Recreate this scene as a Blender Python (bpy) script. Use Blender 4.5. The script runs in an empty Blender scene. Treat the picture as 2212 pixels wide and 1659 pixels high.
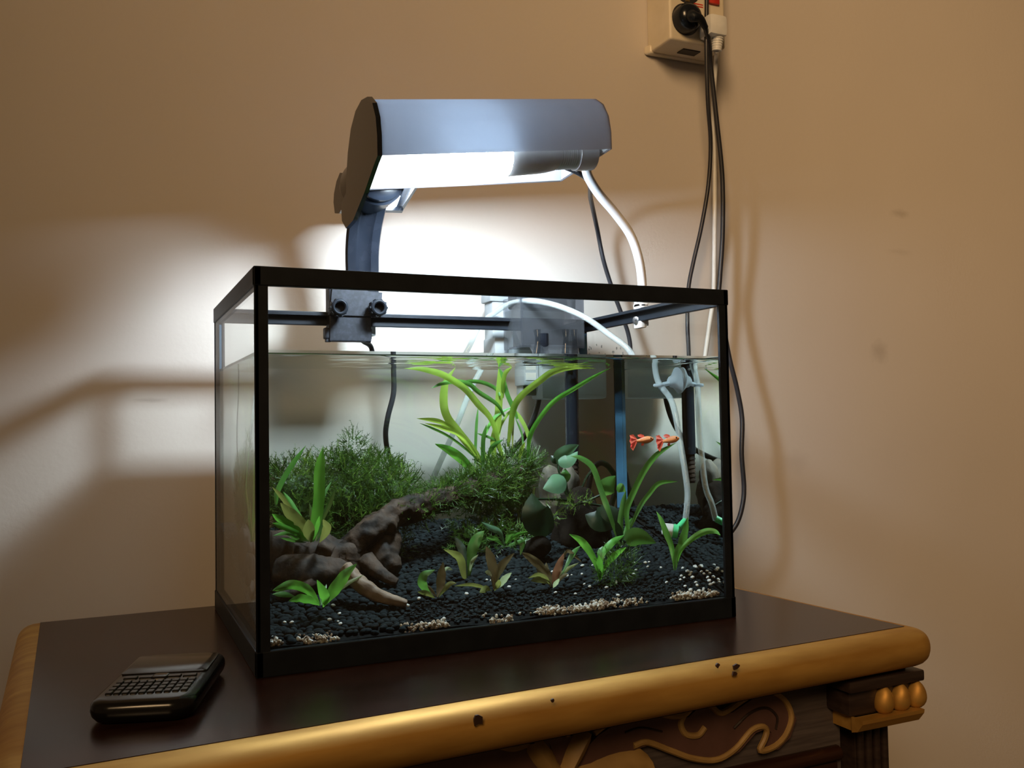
import bpy, bmesh, math, random
from mathutils import Vector, Matrix, noise
R = random.Random(7)
V = Vector
PI = math.pi
scn = bpy.context.scene
col = scn.collection

# ------------------------------------------------------------------ camera
CAMP = V((-0.0924, -0.6401, 0.1739))
YAW, PITCH, ROLL, FPX = 0.4198, 0.0370, -0.0169, 1963.8
CX, CY, IW = 1106.0, 829.5, 2212.0
fw = V((math.sin(YAW)*math.cos(PITCH), math.cos(YAW)*math.cos(PITCH), math.sin(PITCH)))
_r = V((math.cos(YAW), -math.sin(YAW), 0)); _u = _r.cross(fw)
rt = _r*math.cos(ROLL) + _u*math.sin(ROLL)
up = _u*math.cos(ROLL) - _r*math.sin(ROLL)
cam = bpy.data.cameras.new('camera'); camo = bpy.data.objects.new('camera', cam); col.objects.link(camo)
M3 = Matrix((rt, up, -fw)).transposed().to_4x4(); M3.translation = CAMP
camo.matrix_world = M3
cam.sensor_width = 36.0; cam.lens = FPX*36.0/IW; cam.clip_start = 0.01
scn.camera = camo

# ------------------------------------------------------------------ light and exposure
world = bpy.data.worlds.new('room_ambient'); scn.world = world; world.use_nodes = True
bg = world.node_tree.nodes['Background']
bg.inputs[0].default_value = (1.0, 0.60, 0.28, 1); bg.inputs[1].default_value = 0.06
def area(name, loc, target, size, power, colr):
    l = bpy.data.lights.new(name, 'AREA'); l.shape = 'RECTANGLE'; l.size, l.size_y = size
    l.energy = power; l.color = colr
    o = bpy.data.objects.new(name, l); col.objects.link(o); o.location = loc
    o.rotation_euler = (V(target)-V(loc)).to_track_quat('-Z', 'Y').to_euler()
    return o
wl = area("unseen_room_light", (-1.1, -2.1, 1.7), (1.5, 0.36, 0.55), (0.9, 1.1), 10.0, (1.0, 0.645, 0.325))  # unseen warm source added at upper left
wl.data.spread = math.radians(62)  # narrow spread keeps the left wall dimmer
BULB_E = 430.0
PANEL_E = 60.0
scn.view_settings.view_transform = 'Standard'; scn.view_settings.look = 'None'
scn.view_settings.gamma = 1.0; scn.view_settings.exposure = 0.0
scn.view_settings.use_curve_mapping = False
cy = scn.cycles
cy.max_bounces = 14; cy.diffuse_bounces = 3; cy.glossy_bounces = 6; cy.transmission_bounces = 10
cy.transparent_max_bounces = 32; cy.sample_clamp_indirect = 3.0
cy.caustics_reflective = False; cy.caustics_refractive = True
cy.use_denoising = True

# ------------------------------------------------------------------ picture -> world points (thin lens of the tank: water refracts at its front)
W, D, H = 0.40, 0.2577, 0.2816
WATER = 0.2215
WY = 0.335
def ray(px, py):
    return fw + rt*((px-CX)/FPX) - up*((py-CY)/FPX)
def at(px, py, y):
    d = ray(px, py); return CAMP + d*((y-CAMP.y)/d.y)
def atz(px, py, z):
    d = ray(px, py); return CAMP + d*((z-CAMP.z)/d.z)
def uw(px, py, y, y0=0.0045):
    d = ray(px, py); q = CAMP + d*((y0-CAMP.y)/d.y)
    d.normalize(); s = d/1.333; s.y = math.sqrt(max(1e-6, 1-s.x*s.x-s.z*s.z))
    q = q + s*((y-y0)/s.y)
    q.x = min(max(q.x, 0.006), 0.3925); q.z = min(q.z, WATER-0.0008)
    return q

# ------------------------------------------------------------------ materials
MATS = {}
def nt(name):
    m = bpy.data.materials.new(name); m.use_nodes = True; t = m.node_tree
    for n in list(t.nodes): t.nodes.remove(n)
    out = t.nodes.new('ShaderNodeOutputMaterial'); MATS[name] = m
    return m, t, out
def N(t, typ, **kw):
    n = t.nodes.new(typ)
    for k, v in kw.items(): setattr(n, k, v)
    return n
def L(t, a, b): t.links.new(a, b)
def noisecol(t, c1, c2, scale, detail=4.0, lo=0.35, hi=0.65, stretch=None):
    tc = N(t, 'ShaderNodeTexCoord'); nz = N(t, 'ShaderNodeTexNoise')
    nz.inputs['Scale'].default_value = scale; nz.inputs['Detail'].default_value = detail
    if stretch:
        mp = N(t, 'ShaderNodeMapping'); mp.inputs['Scale'].default_value = stretch
        L(t, tc.outputs['Object'], mp.inputs[0]); L(t, mp.outputs[0], nz.inputs['Vector'])
    else: L(t, tc.outputs['Object'], nz.inputs['Vector'])
    cr = N(t, 'ShaderNodeValToRGB')
    cr.color_ramp.elements[0].position = lo; cr.color_ramp.elements[1].position = hi
    cr.color_ramp.elements[0].color = (*c1, 1); cr.color_ramp.elements[1].color = (*c2, 1)
    L(t, nz.outputs['Fac'], cr.inputs[0])
    return cr.outputs[0], nz.outputs['Fac']
def bump(t, fac, strength, dist):
    b = N(t, 'ShaderNodeBump'); b.inputs['Strength'].default_value = strength; b.inputs['Distance'].default_value = dist
    L(t, fac, b.inputs['Height']); return b.outputs[0]
def pbr(name, c1, c2=None, rough=0.5, scale=60, metal=0.0, bmp=0.0, bd=0.001, spec=0.5, coat=0.0, stretch=None, lo=0.35, hi=0.65):
    m, t, out = nt(name)
    p = N(t, 'ShaderNodeBsdfPrincipled')
    c, f = noisecol(t, c1, c2 or tuple(min(1, x*1.25) for x in c1), scale, stretch=stretch, lo=lo, hi=hi)
    L(t, c, p.inputs['Base Color'])
    p.inputs['Roughness'].default_value = rough; p.inputs['Metallic'].default_value = metal
    p.inputs['Specular IOR Level'].default_value = spec; p.inputs['Coat Weight'].default_value = coat
    if bmp: L(t, bump(t, f, bmp, bd), p.inputs['Normal'])
    L(t, p.outputs[0], out.inputs[0]); return m
def schlick(t, f0, scale=1.0):
    lw = N(t, 'ShaderNodeLayerWeight'); lw.inputs['Blend'].default_value = 0.5
    pw = N(t, 'ShaderNodeMath', operation='POWER'); L(t, lw.outputs['Facing'], pw.inputs[0]); pw.inputs[1].default_value = 5.0
    ma = N(t, 'ShaderNodeMath', operation='MULTIPLY_ADD'); L(t, pw.outputs[0], ma.inputs[0])
    ma.inputs[1].default_value = (1-f0)*scale; ma.inputs[2].default_value = f0*scale
    return ma.outputs[0]
def clear(name, tint=(1, 1, 1), f0=0.04, scale=0.5, dirt=0.0, dirtcol=(.6, .65, .7), rough=0.0):
    m, t, out = nt(name)
    tr = N(t, 'ShaderNodeBsdfTransparent'); tr.inputs[0].default_value = (*tint, 1)
    gl = N(t, 'ShaderNodeBsdfGlossy'); gl.inputs['Roughness'].default_value = rough
    mx = N(t, 'ShaderNodeMixShader'); L(t, schlick(t, f0, scale), mx.inputs[0]); 
    base = tr.outputs[0]
    if dirt:
        df = N(t, 'ShaderNodeBsdfDiffuse'); df.inputs[0].default_value = (*dirtcol, 1)
        c, f = noisecol(t, (dirt*.75,)*3, (dirt,)*3, 90, lo=0.3, hi=0.8)
        md = N(t, 'ShaderNodeMixShader'); L(t, c, md.inputs[0]); L(t, tr.outputs[0], md.inputs[1]); L(t, df.outputs[0], md.inputs[2])
        base = md.outputs[0]
    L(t, base, mx.inputs[1]); L(t, gl.outputs[0], mx.inputs[2])
    L(t, mx.outputs[0], out.inputs[0]); return m
def leafmat(name, c1, c2, trans=0.45, rough=0.35):
    m, t, out = nt(name)
    c, f = noisecol(t, c1, c2, 45, lo=0.3, hi=0.7)
    df = N(t, 'ShaderNodeBsdfDiffuse'); L(t, c, df.inputs[0])
    tl = N(t, 'ShaderNodeBsdfTranslucent')
    hs = N(t, 'ShaderNodeHueSaturation'); hs.inputs['Value'].default_value = 1.5; hs.inputs['Hue'].default_value = 0.485
    L(t, c, hs.inputs['Color']); L(t, hs.outputs[0], tl.inputs[0])
    mx = N(t, 'ShaderNodeMixShader'); mx.inputs[0].default_value = trans
    L(t, df.outputs[0], mx.inputs[1]); L(t, tl.outputs[0], mx.inputs[2])
    gl = N(t, 'ShaderNodeBsdfGlossy'); gl.inputs['Roughness'].default_value = rough
    mg = N(t, 'ShaderNodeMixShader'); mg.inputs[0].default_value = 0.05
    L(t, mx.outputs[0], mg.inputs[1]); L(t, gl.outputs[0], mg.inputs[2])
    L(t, mg.outputs[0], out.inputs[0]); return m
def transl(name, c1, c2, tr, trcol=None, scale=80):
    m, t, out = nt(name)
    c, f = noisecol(t, c1, c2, scale)
    df = N(t, 'ShaderNodeBsdfDiffuse'); L(t, c, df.inputs[0])
    tl = N(t, 'ShaderNodeBsdfTranslucent'); tl.inputs[0].default_value = (*(trcol or (1, 1, 1)), 1)
    mx = N(t, 'ShaderNodeMixShader'); mx.inputs[0].default_value = tr
    L(t, df.outputs[0], mx.inputs[1]); L(t, tl.outputs[0], mx.inputs[2])
    gl = N(t, 'ShaderNodeBsdfGlossy'); gl.inputs['Roughness'].default_value = 0.35
    mg = N(t, 'ShaderNodeMixShader'); mg.inputs[0].default_value = 0.04
    L(t, mx.outputs[0], mg.inputs[1]); L(t, gl.outputs[0], mg.inputs[2])
    L(t, mg.outputs[0], out.inputs[0]); return m

# painted wall: cream with faint mottling and two grubby marks
def wallmat():
    m, t, out = nt('wall_paint')
    p = N(t, 'ShaderNodeBsdfPrincipled')
    c, f = noisecol(t, (0.60, 0.545, 0.49), (0.66, 0.60, 0.54), 2.2, detail=3, lo=.3, hi=.7)
    tc = N(t, 'ShaderNodeTexCoord')
    cur = c
    for (px, py, sx, sz) in ((1945, 462, .022, .008), (1945, 545, .030, .006), (325, 865, .02, .003), (1720, 1000, .03, .02), (1900, 760, .02, .02)):
        q = at(px, py, WY)
        mp = N(t, 'ShaderNodeMapping'); mp.vector_type = 'TEXTURE'
        mp.inputs['Location'].default_value = q; mp.inputs['Scale'].default_value = (sx, 1, sz)
        L(t, tc.outputs['Object'], mp.inputs[0])
        nz = N(t, 'ShaderNodeTexNoise'); nz.inputs['Scale'].default_value = 1.6; nz.inputs['Detail'].default_value = 5
        L(t, mp.outputs[0], nz.inputs['Vector'])
        ln = N(t, 'ShaderNodeVectorMath', operation='LENGTH'); L(t, mp.outputs[0], ln.inputs[0])
        ad = N(t, 'ShaderNodeMath', operation='ADD'); L(t, ln.outputs['Value'], ad.inputs[0]); L(t, nz.outputs['Fac'], ad.inputs[1])
        mr = N(t, 'ShaderNodeMapRange'); mr.inputs['From Min'].default_value = 1.5; mr.inputs['From Max'].default_value = 0.7
        mr.inputs['To Min'].default_value = 0.0; mr.inputs['To Max'].default_value = 0.28 if sx < .025 else .12
        L(t, ad.outputs[0], mr.inputs['Value'])
        mx = N(t, 'ShaderNodeMixRGB'); L(t, mr.outputs[0], mx.inputs[0]); L(t, cur, mx.inputs[1]); mx.inputs[2].default_value = (.22, .17, .12, 1)
        cur = mx.outputs[0]
    L(t, cur, p.inputs['Base Color']); p.inputs['Roughness'].default_value = 0.55
    p.inputs['Specular IOR Level'].default_value = 0.25
    n2 = N(t, 'ShaderNodeTexNoise'); n2.inputs['Scale'].default_value = 180; n2.inputs['Detail'].default_value = 3
    L(t, tc.outputs['Object'], n2.inputs['Vector'])
    L(t, bump(t, n2.outputs['Fac'], 0.12, 0.0015), p.inputs['Normal'])
    L(t, p.outputs[0], out.inputs[0]); return m
wallmat()
pbr('floor_tile', (.10, .07, .05), (.14, .10, .07), .4, 8)
pbr('varnished_wood', (.020, .0075, .0045), (.034, .013, .008), .24, 14, spec=.32, stretch=(1, 9, 9), bmp=.03, bd=.0004)
pbr('dark_wood', (.020, .012, .010), (.035, .022, .018), .38, 18, stretch=(1, 6, 12), bmp=.2, bd=.0006)
pbr('panel_wood', (.060, .048, .048), (.100, .082, .080), .42, 22, stretch=(1, 6, 16), bmp=.25, bd=.0006)
pbr('carved_wood', (.085, .042, .034), (.115, .058, .048), .45, 40, bmp=.15, bd=.0005)
pbr('gold_paint', (.45, .235, .050), (.62, .36, .090), .56, 16, metal=.6, stretch=(1, 5, 5), bmp=.25, bd=.0008, lo=.3, hi=.7)
pbr('matte_gold', (.26, .155, .050), (.38, .24, .085), .55, 40, bmp=.2, bd=.0004)
pbr('chipped_paint', (.03, .012, .006), (.06, .02, .01), .6, 60)
pbr('black_plastic', (.006, .008, .012), (.009, .012, .017), .5, 60, spec=.22, bmp=.05, bd=.0003)
pbr('dusty_black_plastic', (.006, .0075, .012), (.016, .019, .028), .55, 240, spec=.25, lo=.45, hi=.75)
pbr('glossy_black_plastic', (.006, .008, .012), (.009, .011, .016), .2, 60, spec=.4)
pbr('phone_body', (.0045, .0045, .005), (.006, .006, .0065), .18, 60)
pbr('phone_screen', (.012, .011, .010), (.016, .014, .012), .10, 60)
pbr('phone_key', (.008, .008, .008), (.013, .013, .012), .25, 60)
pbr('white_plastic', (.70, .70, .68), (.78, .78, .76), .4, 60)
pbr('cream_plastic', (.66, .58, .44), (.72, .64, .50), .4, 30)
pbr('red_plastic', (.50, .03, .02), (.60, .05, .03), .3, 60)
pbr('cable_rubber', (.014, .014, .018), (.022, .022, .028), .4, 60)
pbr('white_cable', (.62, .62, .60), (.70, .70, .68), .4, 60)
pbr('white_enamel', (.78, .78, .80), (.84, .84, .86), .25, 60)
pbr('grey_filter_plastic', (.22, .23, .24), (.28, .29, .30), .45, 40)
pbr('socket_inside', (.02, .02, .02), (.035, .03, .03), .5, 60)
pbr('brass', (.6, .42, .18), (.7, .5, .22), .35, 60, metal=1)
pbr('steel', (.55, .55, .57), (.65, .65, .67), .25, 60, metal=1)
pbr('gravel_black', (.0050, .0070, .0076), (.0120, .0165, .0175), .85, 260, bmp=.4, bd=.0006, spec=.04)
pbr('soil', (.004, .0045, .0045), (.009, .009, .0085), .95, 300, bmp=.3, bd=.0008, spec=.02)
pbr('white_stone', (.70, .68, .62), (.86, .84, .80), .45, 200)
pbr('tan_stone', (.13, .07, .035), (.50, .40, .29), .5, 130, lo=.4, hi=.6)
pbr('driftwood', (.006, .0035, .002), (.046, .027, .016), .75, 70, stretch=(1, 1, 1), bmp=.9, bd=.003, spec=.2)
pbr('pale_root', (.10, .058, .030), (.20, .125, .07), .7, 70, bmp=.6, bd=.002)
pbr('dark_rock', (.004, .003, .002), (.012, .0085, .006), .85, 50, spec=.05, bmp=.8, bd=.004)
pbr('tan_rock', (.05, .043, .030), (.13, .105, .07), .75, 60, bmp=.7, bd=.003)
pbr('silicone_blue', (.030, .085, .14), (.045, .12, .19), .3, 60)
pbr('diffuser_green', (.05, .42, .16), (.07, .5, .2), .4, 60)
pbr('fish_orange', (.70, .20, .07), (.85, .33, .13), .3, 300)
pbr('fish_eye', (.01, .01, .01), (.02, .02, .02), .1, 60)
leafmat('fish_fin', (.80, .10, .05), (.90, .16, .08), .5)
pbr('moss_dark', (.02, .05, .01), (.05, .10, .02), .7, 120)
clear('pane_glass', (.985, .995, .99), .04, .5)
clear('droplet_water', (.75, .78, .8), .05, 1.0)
clear('clear_reservoir', (.66, .67, .70), .06, .9, dirt=.05)
clear('clear_hose', (.9, .93, .93), .06, 1.0, dirt=.36, dirtcol=(.60, .65, .65))
transl('milky_rubber', (.55, .65, .70), (.65, .75, .80), .45)
transl('frosted_box', (.66, .73, .74), (.76, .83, .84), .60, (.9, .97, .98), scale=40)
transl('hood_plastic', (.16, .14, .155), (.19, .17, .185), .62, (.86, .92, 1.0))  # translucency put in so the hood front glows like lens glare
transl('reflector_white', (.78, .80, .82), (.82, .84, .86), .62, (.92, .96, 1.0))  # translucent too, to feed the added hood glow
leafmat('leaf_val', (.20, .33, .04), (.33, .50, .07), .6)
leafmat('leaf_bright', (.07, .30, .03), (.13, .42, .05), .45)
leafmat('leaf_mid', (.05, .17, .025), (.09, .25, .04), .45)
leafmat('leaf_olive', (.13, .15, .035), (.19, .21, .05), .4)
leafmat('leaf_brown', (.10, .075, .030), (.15, .12, .05), .35)
leafmat('leaf_red', (.17, .065, .030), (.22, .09, .04), .35)
leafmat('leaf_teal', (.075, .165, .090), (.115, .23, .125), .3)
leafmat('leaf_dark', (.006, .018, .006), (.011, .028, .009), .2)
leafmat('leaf_pale', (.30, .38, .20), (.40, .48, .26), .4)
leafmat('moss_green', (.022, .062, .008), (.055, .12, .017), .4)
leafmat('moss_bright', (.07, .15, .018), (.13, .23, .035), .45)
def emit(name, c, s):
    m, t, out = nt(name); e = N(t, 'ShaderNodeEmission'); e.inputs[0].default_value = (*c, 1); e.inputs[1].default_value = s
    L(t, e.outputs[0], out.inputs[0]); return m
emit('bulb_glow', (.74, .88, 1.0), BULB_E)
emit('panel_glow', (.78, .90, 1.0), PANEL_E)
# water: front, left and right faces refract; top and back pass or totally reflect by Fresnel
def watermats():
  m, t, out = nt('water_refracting')
  g = N(t, 'ShaderNodeBsdfGlass'); g.inputs['IOR'].default_value = 1.333; g.inputs['Roughness'].default_value = 0.0
  g.inputs['Color'].default_value = (.97, 1.0, .985, 1)
  L(t, g.outputs[0], out.inputs[0])
  for nm in ('water_surface', 'water_back'):
    m, t, out = nt(nm)
    fr = N(t, 'ShaderNodeFresnel'); fr.inputs['IOR'].default_value = 1.333
    if nm == 'water_back':   # unbent line through the flat back face: reflect totally beyond the critical angle from either side
        ge = N(t, 'ShaderNodeNewGeometry'); ma = N(t, 'ShaderNodeMath', operation='MULTIPLY_ADD')
        L(t, ge.outputs['Backfacing'], ma.inputs[0]); ma.inputs[1].default_value = 1.333-.75; ma.inputs[2].default_value = .75
        L(t, ma.outputs[0], fr.inputs['IOR'])
    tr = N(t, 'ShaderNodeBsdfTransparent'); tr.inputs[0].default_value = (.97, 1.0, .985, 1)
    gl = N(t, 'ShaderNodeBsdfGlossy'); gl.inputs['Roughness'].default_value = 0.0; gl.inputs[0].default_value = (.95, .97, .97, 1)
    mx = N(t, 'ShaderNodeMixShader'); L(t, fr.outputs[0], mx.inputs[0]); L(t, tr.outputs[0], mx.inputs[1]); L(t, gl.outputs[0], mx.inputs[2])
    L(t, mx.outputs[0], out.inputs[0])
watermats()

# ------------------------------------------------------------------ object helpers
def link(name, me, mat, parent=None, smooth=False):
    o = bpy.data.objects.new(name, me); col.objects.link(o)
    for m in (mat if isinstance(mat, (list, tuple)) else [mat]): me.materials.append(MATS[m])
    if parent is not None: o.parent = parent
    if smooth:
        me.polygons.foreach_set('use_smooth', [True]*len(me.polygons))
    return o
def tag(o, label, cat, group=None, kind=None):
    o['label'] = label; o['category'] = cat
    if group: o['group'] = group
    if kind: o['kind'] = kind
    return o
def thing(name, label, cat, loc=(0, 0, 0), group=None):
    o = bpy.data.objects.new(name, None); o.empty_display_size = .01; col.objects.link(o); o.location = loc
    return tag(o, label, cat, group)
def fromlists(name, v, f, mat, parent=None, smooth=False, org=None):
    """v in world space; parent is an unrotated empty or object at parent.location"""
    me = bpy.data.meshes.new(name)
    off = V((0, 0, 0)) if parent is None else wloc(parent)
    o0 = V(org) if org is not None else off
    me.from_pydata([tuple(V(p)-o0) for p in v], [], f); me.update()
    o = link(name, me, mat, parent, smooth); o.location = o0-off
    return o
def wloc(o):
    p = V((0, 0, 0))
    while o is not None: p = p + V(o.location); o = o.parent
    return p
class MB:
    """collects shapes into one mesh"""
    def __init__(s): s.v = []; s.f = []; s.m = []
    def add(s, v, f, mi=0):
        n = len(s.v); s.v += [V(p) for p in v]; s.f += [tuple(i+n for i in q) for q in f]; s.m += [mi]*len(f); return s
    def box(s, lo, hi, bev=0.0, mi=0):
        bm = bmesh.new(); bmesh.ops.create_cube(bm, size=1)
        lo, hi = V(lo), V(hi); c = (lo+hi)/2; d = hi-lo
        for q in bm.verts: q.co = V((q.co.x*d.x, q.co.y*d.y, q.co.z*d.z))+c
        if bev: bmesh.ops.bevel(bm, geom=bm.edges[:], offset=bev, segments=2, profile=.6, affect='EDGES')
        return s.bm(bm, mi)
    def bm(s, bm, mi=0):
        bm.verts.index_update(); s.add([q.co.copy() for q in bm.verts], [[q.index for q in f.verts] for f in bm.faces], mi); bm.free(); return s
    def tube(s, pts, r, n=10, cap=True, mi=0, smoothn=0):
        pts = [V(p) for p in pts]
        if smoothn: pts = spline(pts, smoothn)
        k = len(pts); rr = r if isinstance(r, (list, tuple)) else [r]*k
        if len(rr) != k: rr = [rr[min(len(rr)-1, int(i*(len(rr)-1)/(k-1)))]*(1-((i*(len(rr)-1)/(k-1)) % 1)) + rr[min(len(rr)-1, int(i*(len(rr)-1)/(k-1))+1)]*((i*(len(rr)-1)/(k-1)) % 1) for i in range(k)]
        v = []; f = []; prev = None
        for i in range(k):
            t = (pts[min(k-1, i+1)]-pts[max(0, i-1)]).normalized()
            if prev is None: a = t.orthogonal().normalized()
            else:
                a = prev-t*prev.dot(t)
                a = a.normalized() if a.length > 1e-6 else t.orthogonal().normalized()
            prev = a; b = t.cross(a)
            for j in range(n):
                w = 2*PI*j/n; v.append(pts[i]+(a*math.cos(w)+b*math.sin(w))*rr[i])
        for i in range(k-1):
            for j in range(n):
                f.append((i*n+j, i*n+(j+1) % n, (i+1)*n+(j+1) % n, (i+1)*n+j))
        if cap: f.append(tuple(range(n))[::-1]); f.append(tuple((k-1)*n+j for j in range(n)))
        return s.add(v, f, mi)
    def lathe(s, prof, org, axis, n=20, mi=0):
        """prof: (distance along axis, radius)"""
        org = V(org); ax = V(axis).normalized(); a = ax.orthogonal().normalized(); b = ax.cross(a)
        v = []; f = []
        for (h, r) in prof:
            for j in range(n):
                w = 2*PI*j/n; v.append(org+ax*h+(a*math.cos(w)+b*math.sin(w))*max(r, 1e-5))
        for i in range(len(prof)-1):
            for j in range(n): f.append((i*n+j, i*n+(j+1) % n, (i+1)*n+(j+1) % n, (i+1)*n+j))
        f.append(tuple(range(n))[::-1]); f.append(tuple((len(prof)-1)*n+j for j in range(n)))
        return s.add(v, f, mi)
    def prism(s, poly, vec, mi=0):
        poly = [V(p) for p in poly]; n = len(poly); vec = V(vec)
        return s.add(poly+[p+vec for p in poly], [tuple(range(n))[::-1], tuple(range(n, 2*n))]+[(i, (i+1) % n, n+(i+1) % n, n+i) for i in range(n)], mi)
    def build(s, name, mat, parent=None, smooth=False, org=None, sharp=True):
        o = fromlists(name, s.v, s.f, mat, parent, smooth, org)
        if isinstance(mat, (list, tuple)): o.data.polygons.foreach_set('material_index', s.m)
        bm = bmesh.new(); bm.from_mesh(o.data); bmesh.ops.recalc_face_normals(bm, faces=bm.faces); bm.to_mesh(o.data); bm.free()
        if smooth and sharp:
            try: o.data.set_sharp_from_angle(angle=math.radians(38))
            except Exception: pass
        return o
def spline(pts, n=6):
    pts = [V(p) for p in pts]
    if len(pts) < 3: return [pts[0].lerp(pts[-1], i/n) for i in range(n+1)]
    P = [pts[0]*2-pts[1]]+pts+[pts[-1]*2-pts[-2]]; o = []
    for i in range(1, len(P)-2):
        a, b, c, d = P[i-1], P[i], P[i+1], P[i+2]
        for k in range(n):
            t = k/n
            o.append(.5*((2*b)+(c-a)*t+(2*a-5*b+4*c-d)*t*t+(3*b-a-3*c+d)*t**3))
    o.append(pts[-1]); return o
def icos(sub):
    bm = bmesh.new(); bmesh.ops.create_icosphere(bm, subdivisions=sub, radius=1.0); bm.verts.index_update()
    v = [q.co.copy() for q in bm.verts]; f = [[q.index for q in p.verts] for p in bm.faces]; bm.free(); return v, f
ICO1, ICO2, ICO3, ICO4 = icos(1), icos(2), icos(3), icos(4)

# ------------------------------------------------------------------ setting
b = MB().box((-1.6, WY, -.75), (2.6, WY+.1, 1.9)); o = b.build('wall_back', 'wall_paint'); o['kind'] = 'structure'
b = MB().box((-1.6, -2.4, -.80), (2.6, WY+.1, -.75)); o = b.build('floor', 'floor_tile'); o['kind'] = 'structure'

# ------------------------------------------------------------------ carved table
table = thing('carved_table', 'dark varnished wooden table with gold bullnose edge and carved front, under the aquarium', 'table', (.2, .08, -.75))
TFL, TFR, TBR, TBL = V((-.132, -.119, 0)), V((.497, -.090, 0)), V((.466, .272, 0)), V((-.146, .272, 0))
MB().prism([TFL+V((0, 0, -.034)), TFR+V((0, 0, -.034)), TBR+V((0, 0, -.034)), TBL+V((0, 0, -.034))], (0, 0, .034)).build('tabletop', 'varnished_wood', table)
def bull(p0, p1, outd, ext0=0, ext1=0):
    d = (p1-p0).normalized(); p0 = p0-d*ext0; p1 = p1+d*ext1
    prof = []
    for i in range(13):
        a = PI/2-PI*i/12
        prof.append((math.cos(a)**.8*.021 if math.cos(a) > 0 else 0, -.0175+math.sin(a)*.0165))
    prof = [(-.001, -.001)]+prof+[(-.001, -.034)]
    return p0, p1, prof, outd
def bullmesh(name, p0, p1, outd, r0, r1):
    """half round nosing along p0-p1 with rounded ends"""
    d = (p1-p0).normalized(); L_ = (p1-p0).length; v = []; f = []
    prof = []
    for i in range(15):
        a = PI/2-PI*i/14
        prof.append((max(0, math.cos(a))**.75, math.sin(a)))
    st = []
    for k in range(7):
        a = PI/2*k/6; st.append((-r0*(math.cos(a)), math.sin(a) if r0 else 1))
    for k in range(1, 12): st.append((L_*k/12, 1))
    for k in range(7):
        a = PI/2*k/6; st.append((L_+r1*math.sin(a), math.cos(a) if r1 else 1))
    n = len(prof)
    for (s_, sc) in st:
        sc = max(sc, .02)
        for (o_, z_) in prof:
            v.append(p0+d*s_+outd*(o_*.019*sc-.0005)+V((0, 0, -.0158+z_*.0154*(.25+.75*sc))))
    for i in range(len(st)-1):
        for j in range(n-1): f.append((i*n+j, (i+1)*n+j, (i+1)*n+j+1, i*n+j+1))
        f.append((i*n+n-1, (i+1)*n+n-1, (i+1)*n, i*n))
    f.append(tuple(range(n))); f.append(tuple((len(st)-1)*n+j for j in range(n))[::-1])
    m = MB(); m.add(v, f); o = m.build(name, 'gold_paint', table, True); return o
fd = (TFR-TFL).normalized(); fo = V((fd.y, -fd.x, 0))
front_edge = bullmesh('gold_edge', TFL, TFR, fo, .012, .020)
sd = (TBL-TFL).normalized(); bullmesh('gold_edge', TBL, TFL, V((-1, 0, 0)), .006, .006)
bullmesh('gold_edge', TFR, TBR, V((1, 0, 0)), .002, .004)
# chips in the gold
for (px, py, s_) in ((1030, 1554, .0038), (1588, 1440, .0030), (1585, 1455, .002), (1193, 1512, .0012), (1548, 1437, .0018)):
    p = at(px, py, (TFL.y+(at(px, py, -.12).x-TFL.x)/(TFR.x-TFL.x)*(TFR.y-TFL.y))-.0195)
    m = MB(); n = 9
    poly = [p+fd*(s_*(1.2*math.cos(2*PI*i/n))*R.uniform(.5, 1.2))+V((0, 0, s_*math.sin(2*PI*i/n)*R.uniform(.5, 1.2))) for i in range(n)]
    m.prism(poly, fo*.0012); m.build('paint_chip', 'chipped_paint', table)
AY = -.070
m = MB().box((-.10, AY, -.16), (.445, AY+.012, -.034)); m.build('apron', 'panel_wood', table)
# cabinet carcass under the top
m = MB().box((-.095, AY+.03, -.73), (.44, .262, -.034), .002); m.build('carcass', 'dark_wood', table)
m = MB().box((-.11, AY-.02, -.75), (.465, .27, -.70), .004); m.build('plinth', 'dark_wood', table)
# rail under the apron
pl, pr = at(1560, 1661, AY), at(1840, 1602, AY)
zr = (pl.z+pr.z)/2
m = MB().tube([(-.095, AY-.002, zr-.005), (.44, AY-.002, zr-.005)], .006, 12); m.box((-.095, AY-.002, zr-.024), (.44, AY+.02, zr-.012), .001)
m.build('lower_rail', 'varnished_wood', table, True)
# fluted side posts with capitals
def post(x0, x1):
    m = MB(); m.box((x0, AY-.004, -.72), (x1, AY+.04, -.06), .002)
    n = 4; w = (x1-x0)/n
    for i in range(n): m.tube([(x0+w*(i+.5), AY-.005, -.70), (x0+w*(i+.5), AY-.005, -.075)], w*.38, 10)
    return m.build('post', 'dark_wood', table, True)
px0, px1 = at(1838, 1600, AY).x, at(1908, 1600, AY).x
post(px0, px1); post(-.105, -.07)
def capital(x0, x1, side):
    z0 = -.0345
    m = MB(); yb = AY+.03
    m.box((x0, AY-.030, z0-.008), (x1+.004, yb, z0+.001), .002)
    m.box((x0+.004, AY-.024, z0-.028), (x1+.000, yb, z0-.007), .003)
    c = m.build('capital', 'dark_wood', table, True)
    ne = 3; ew = .0155
    for i in range(ne):
        xe = x1-.002-ew*i*1.12
        v, f = ICO3
        mm = MB(); mm.add([V((p.x*.0080*(1-.32*p.z), p.y*.0080, p.z*.0112))+V((xe, AY-.026, z0-.0185)) for p in v], f)
        mm.build('egg', 'gold_paint', c, True)
    mm = MB()
    pr_ = [(0, 0), (-.012, 0), (-.0115, -.003), (-.006, -.010), (-.0, -.012)]
    mm.prism([(x0+.008, AY-.022+a, z0-.0285+b_) for a, b_ in pr_], (x1-x0-.010, 0, 0))
    mm.box((x0+.010, AY-.024, z0-.040), (x1-.004, yb, z0-.0285))
    mm.build('gold_ledge', 'gold_paint', c)
capital(px0-.028, px1+.012, 1); capital(-.130, -.065, -1)
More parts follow.
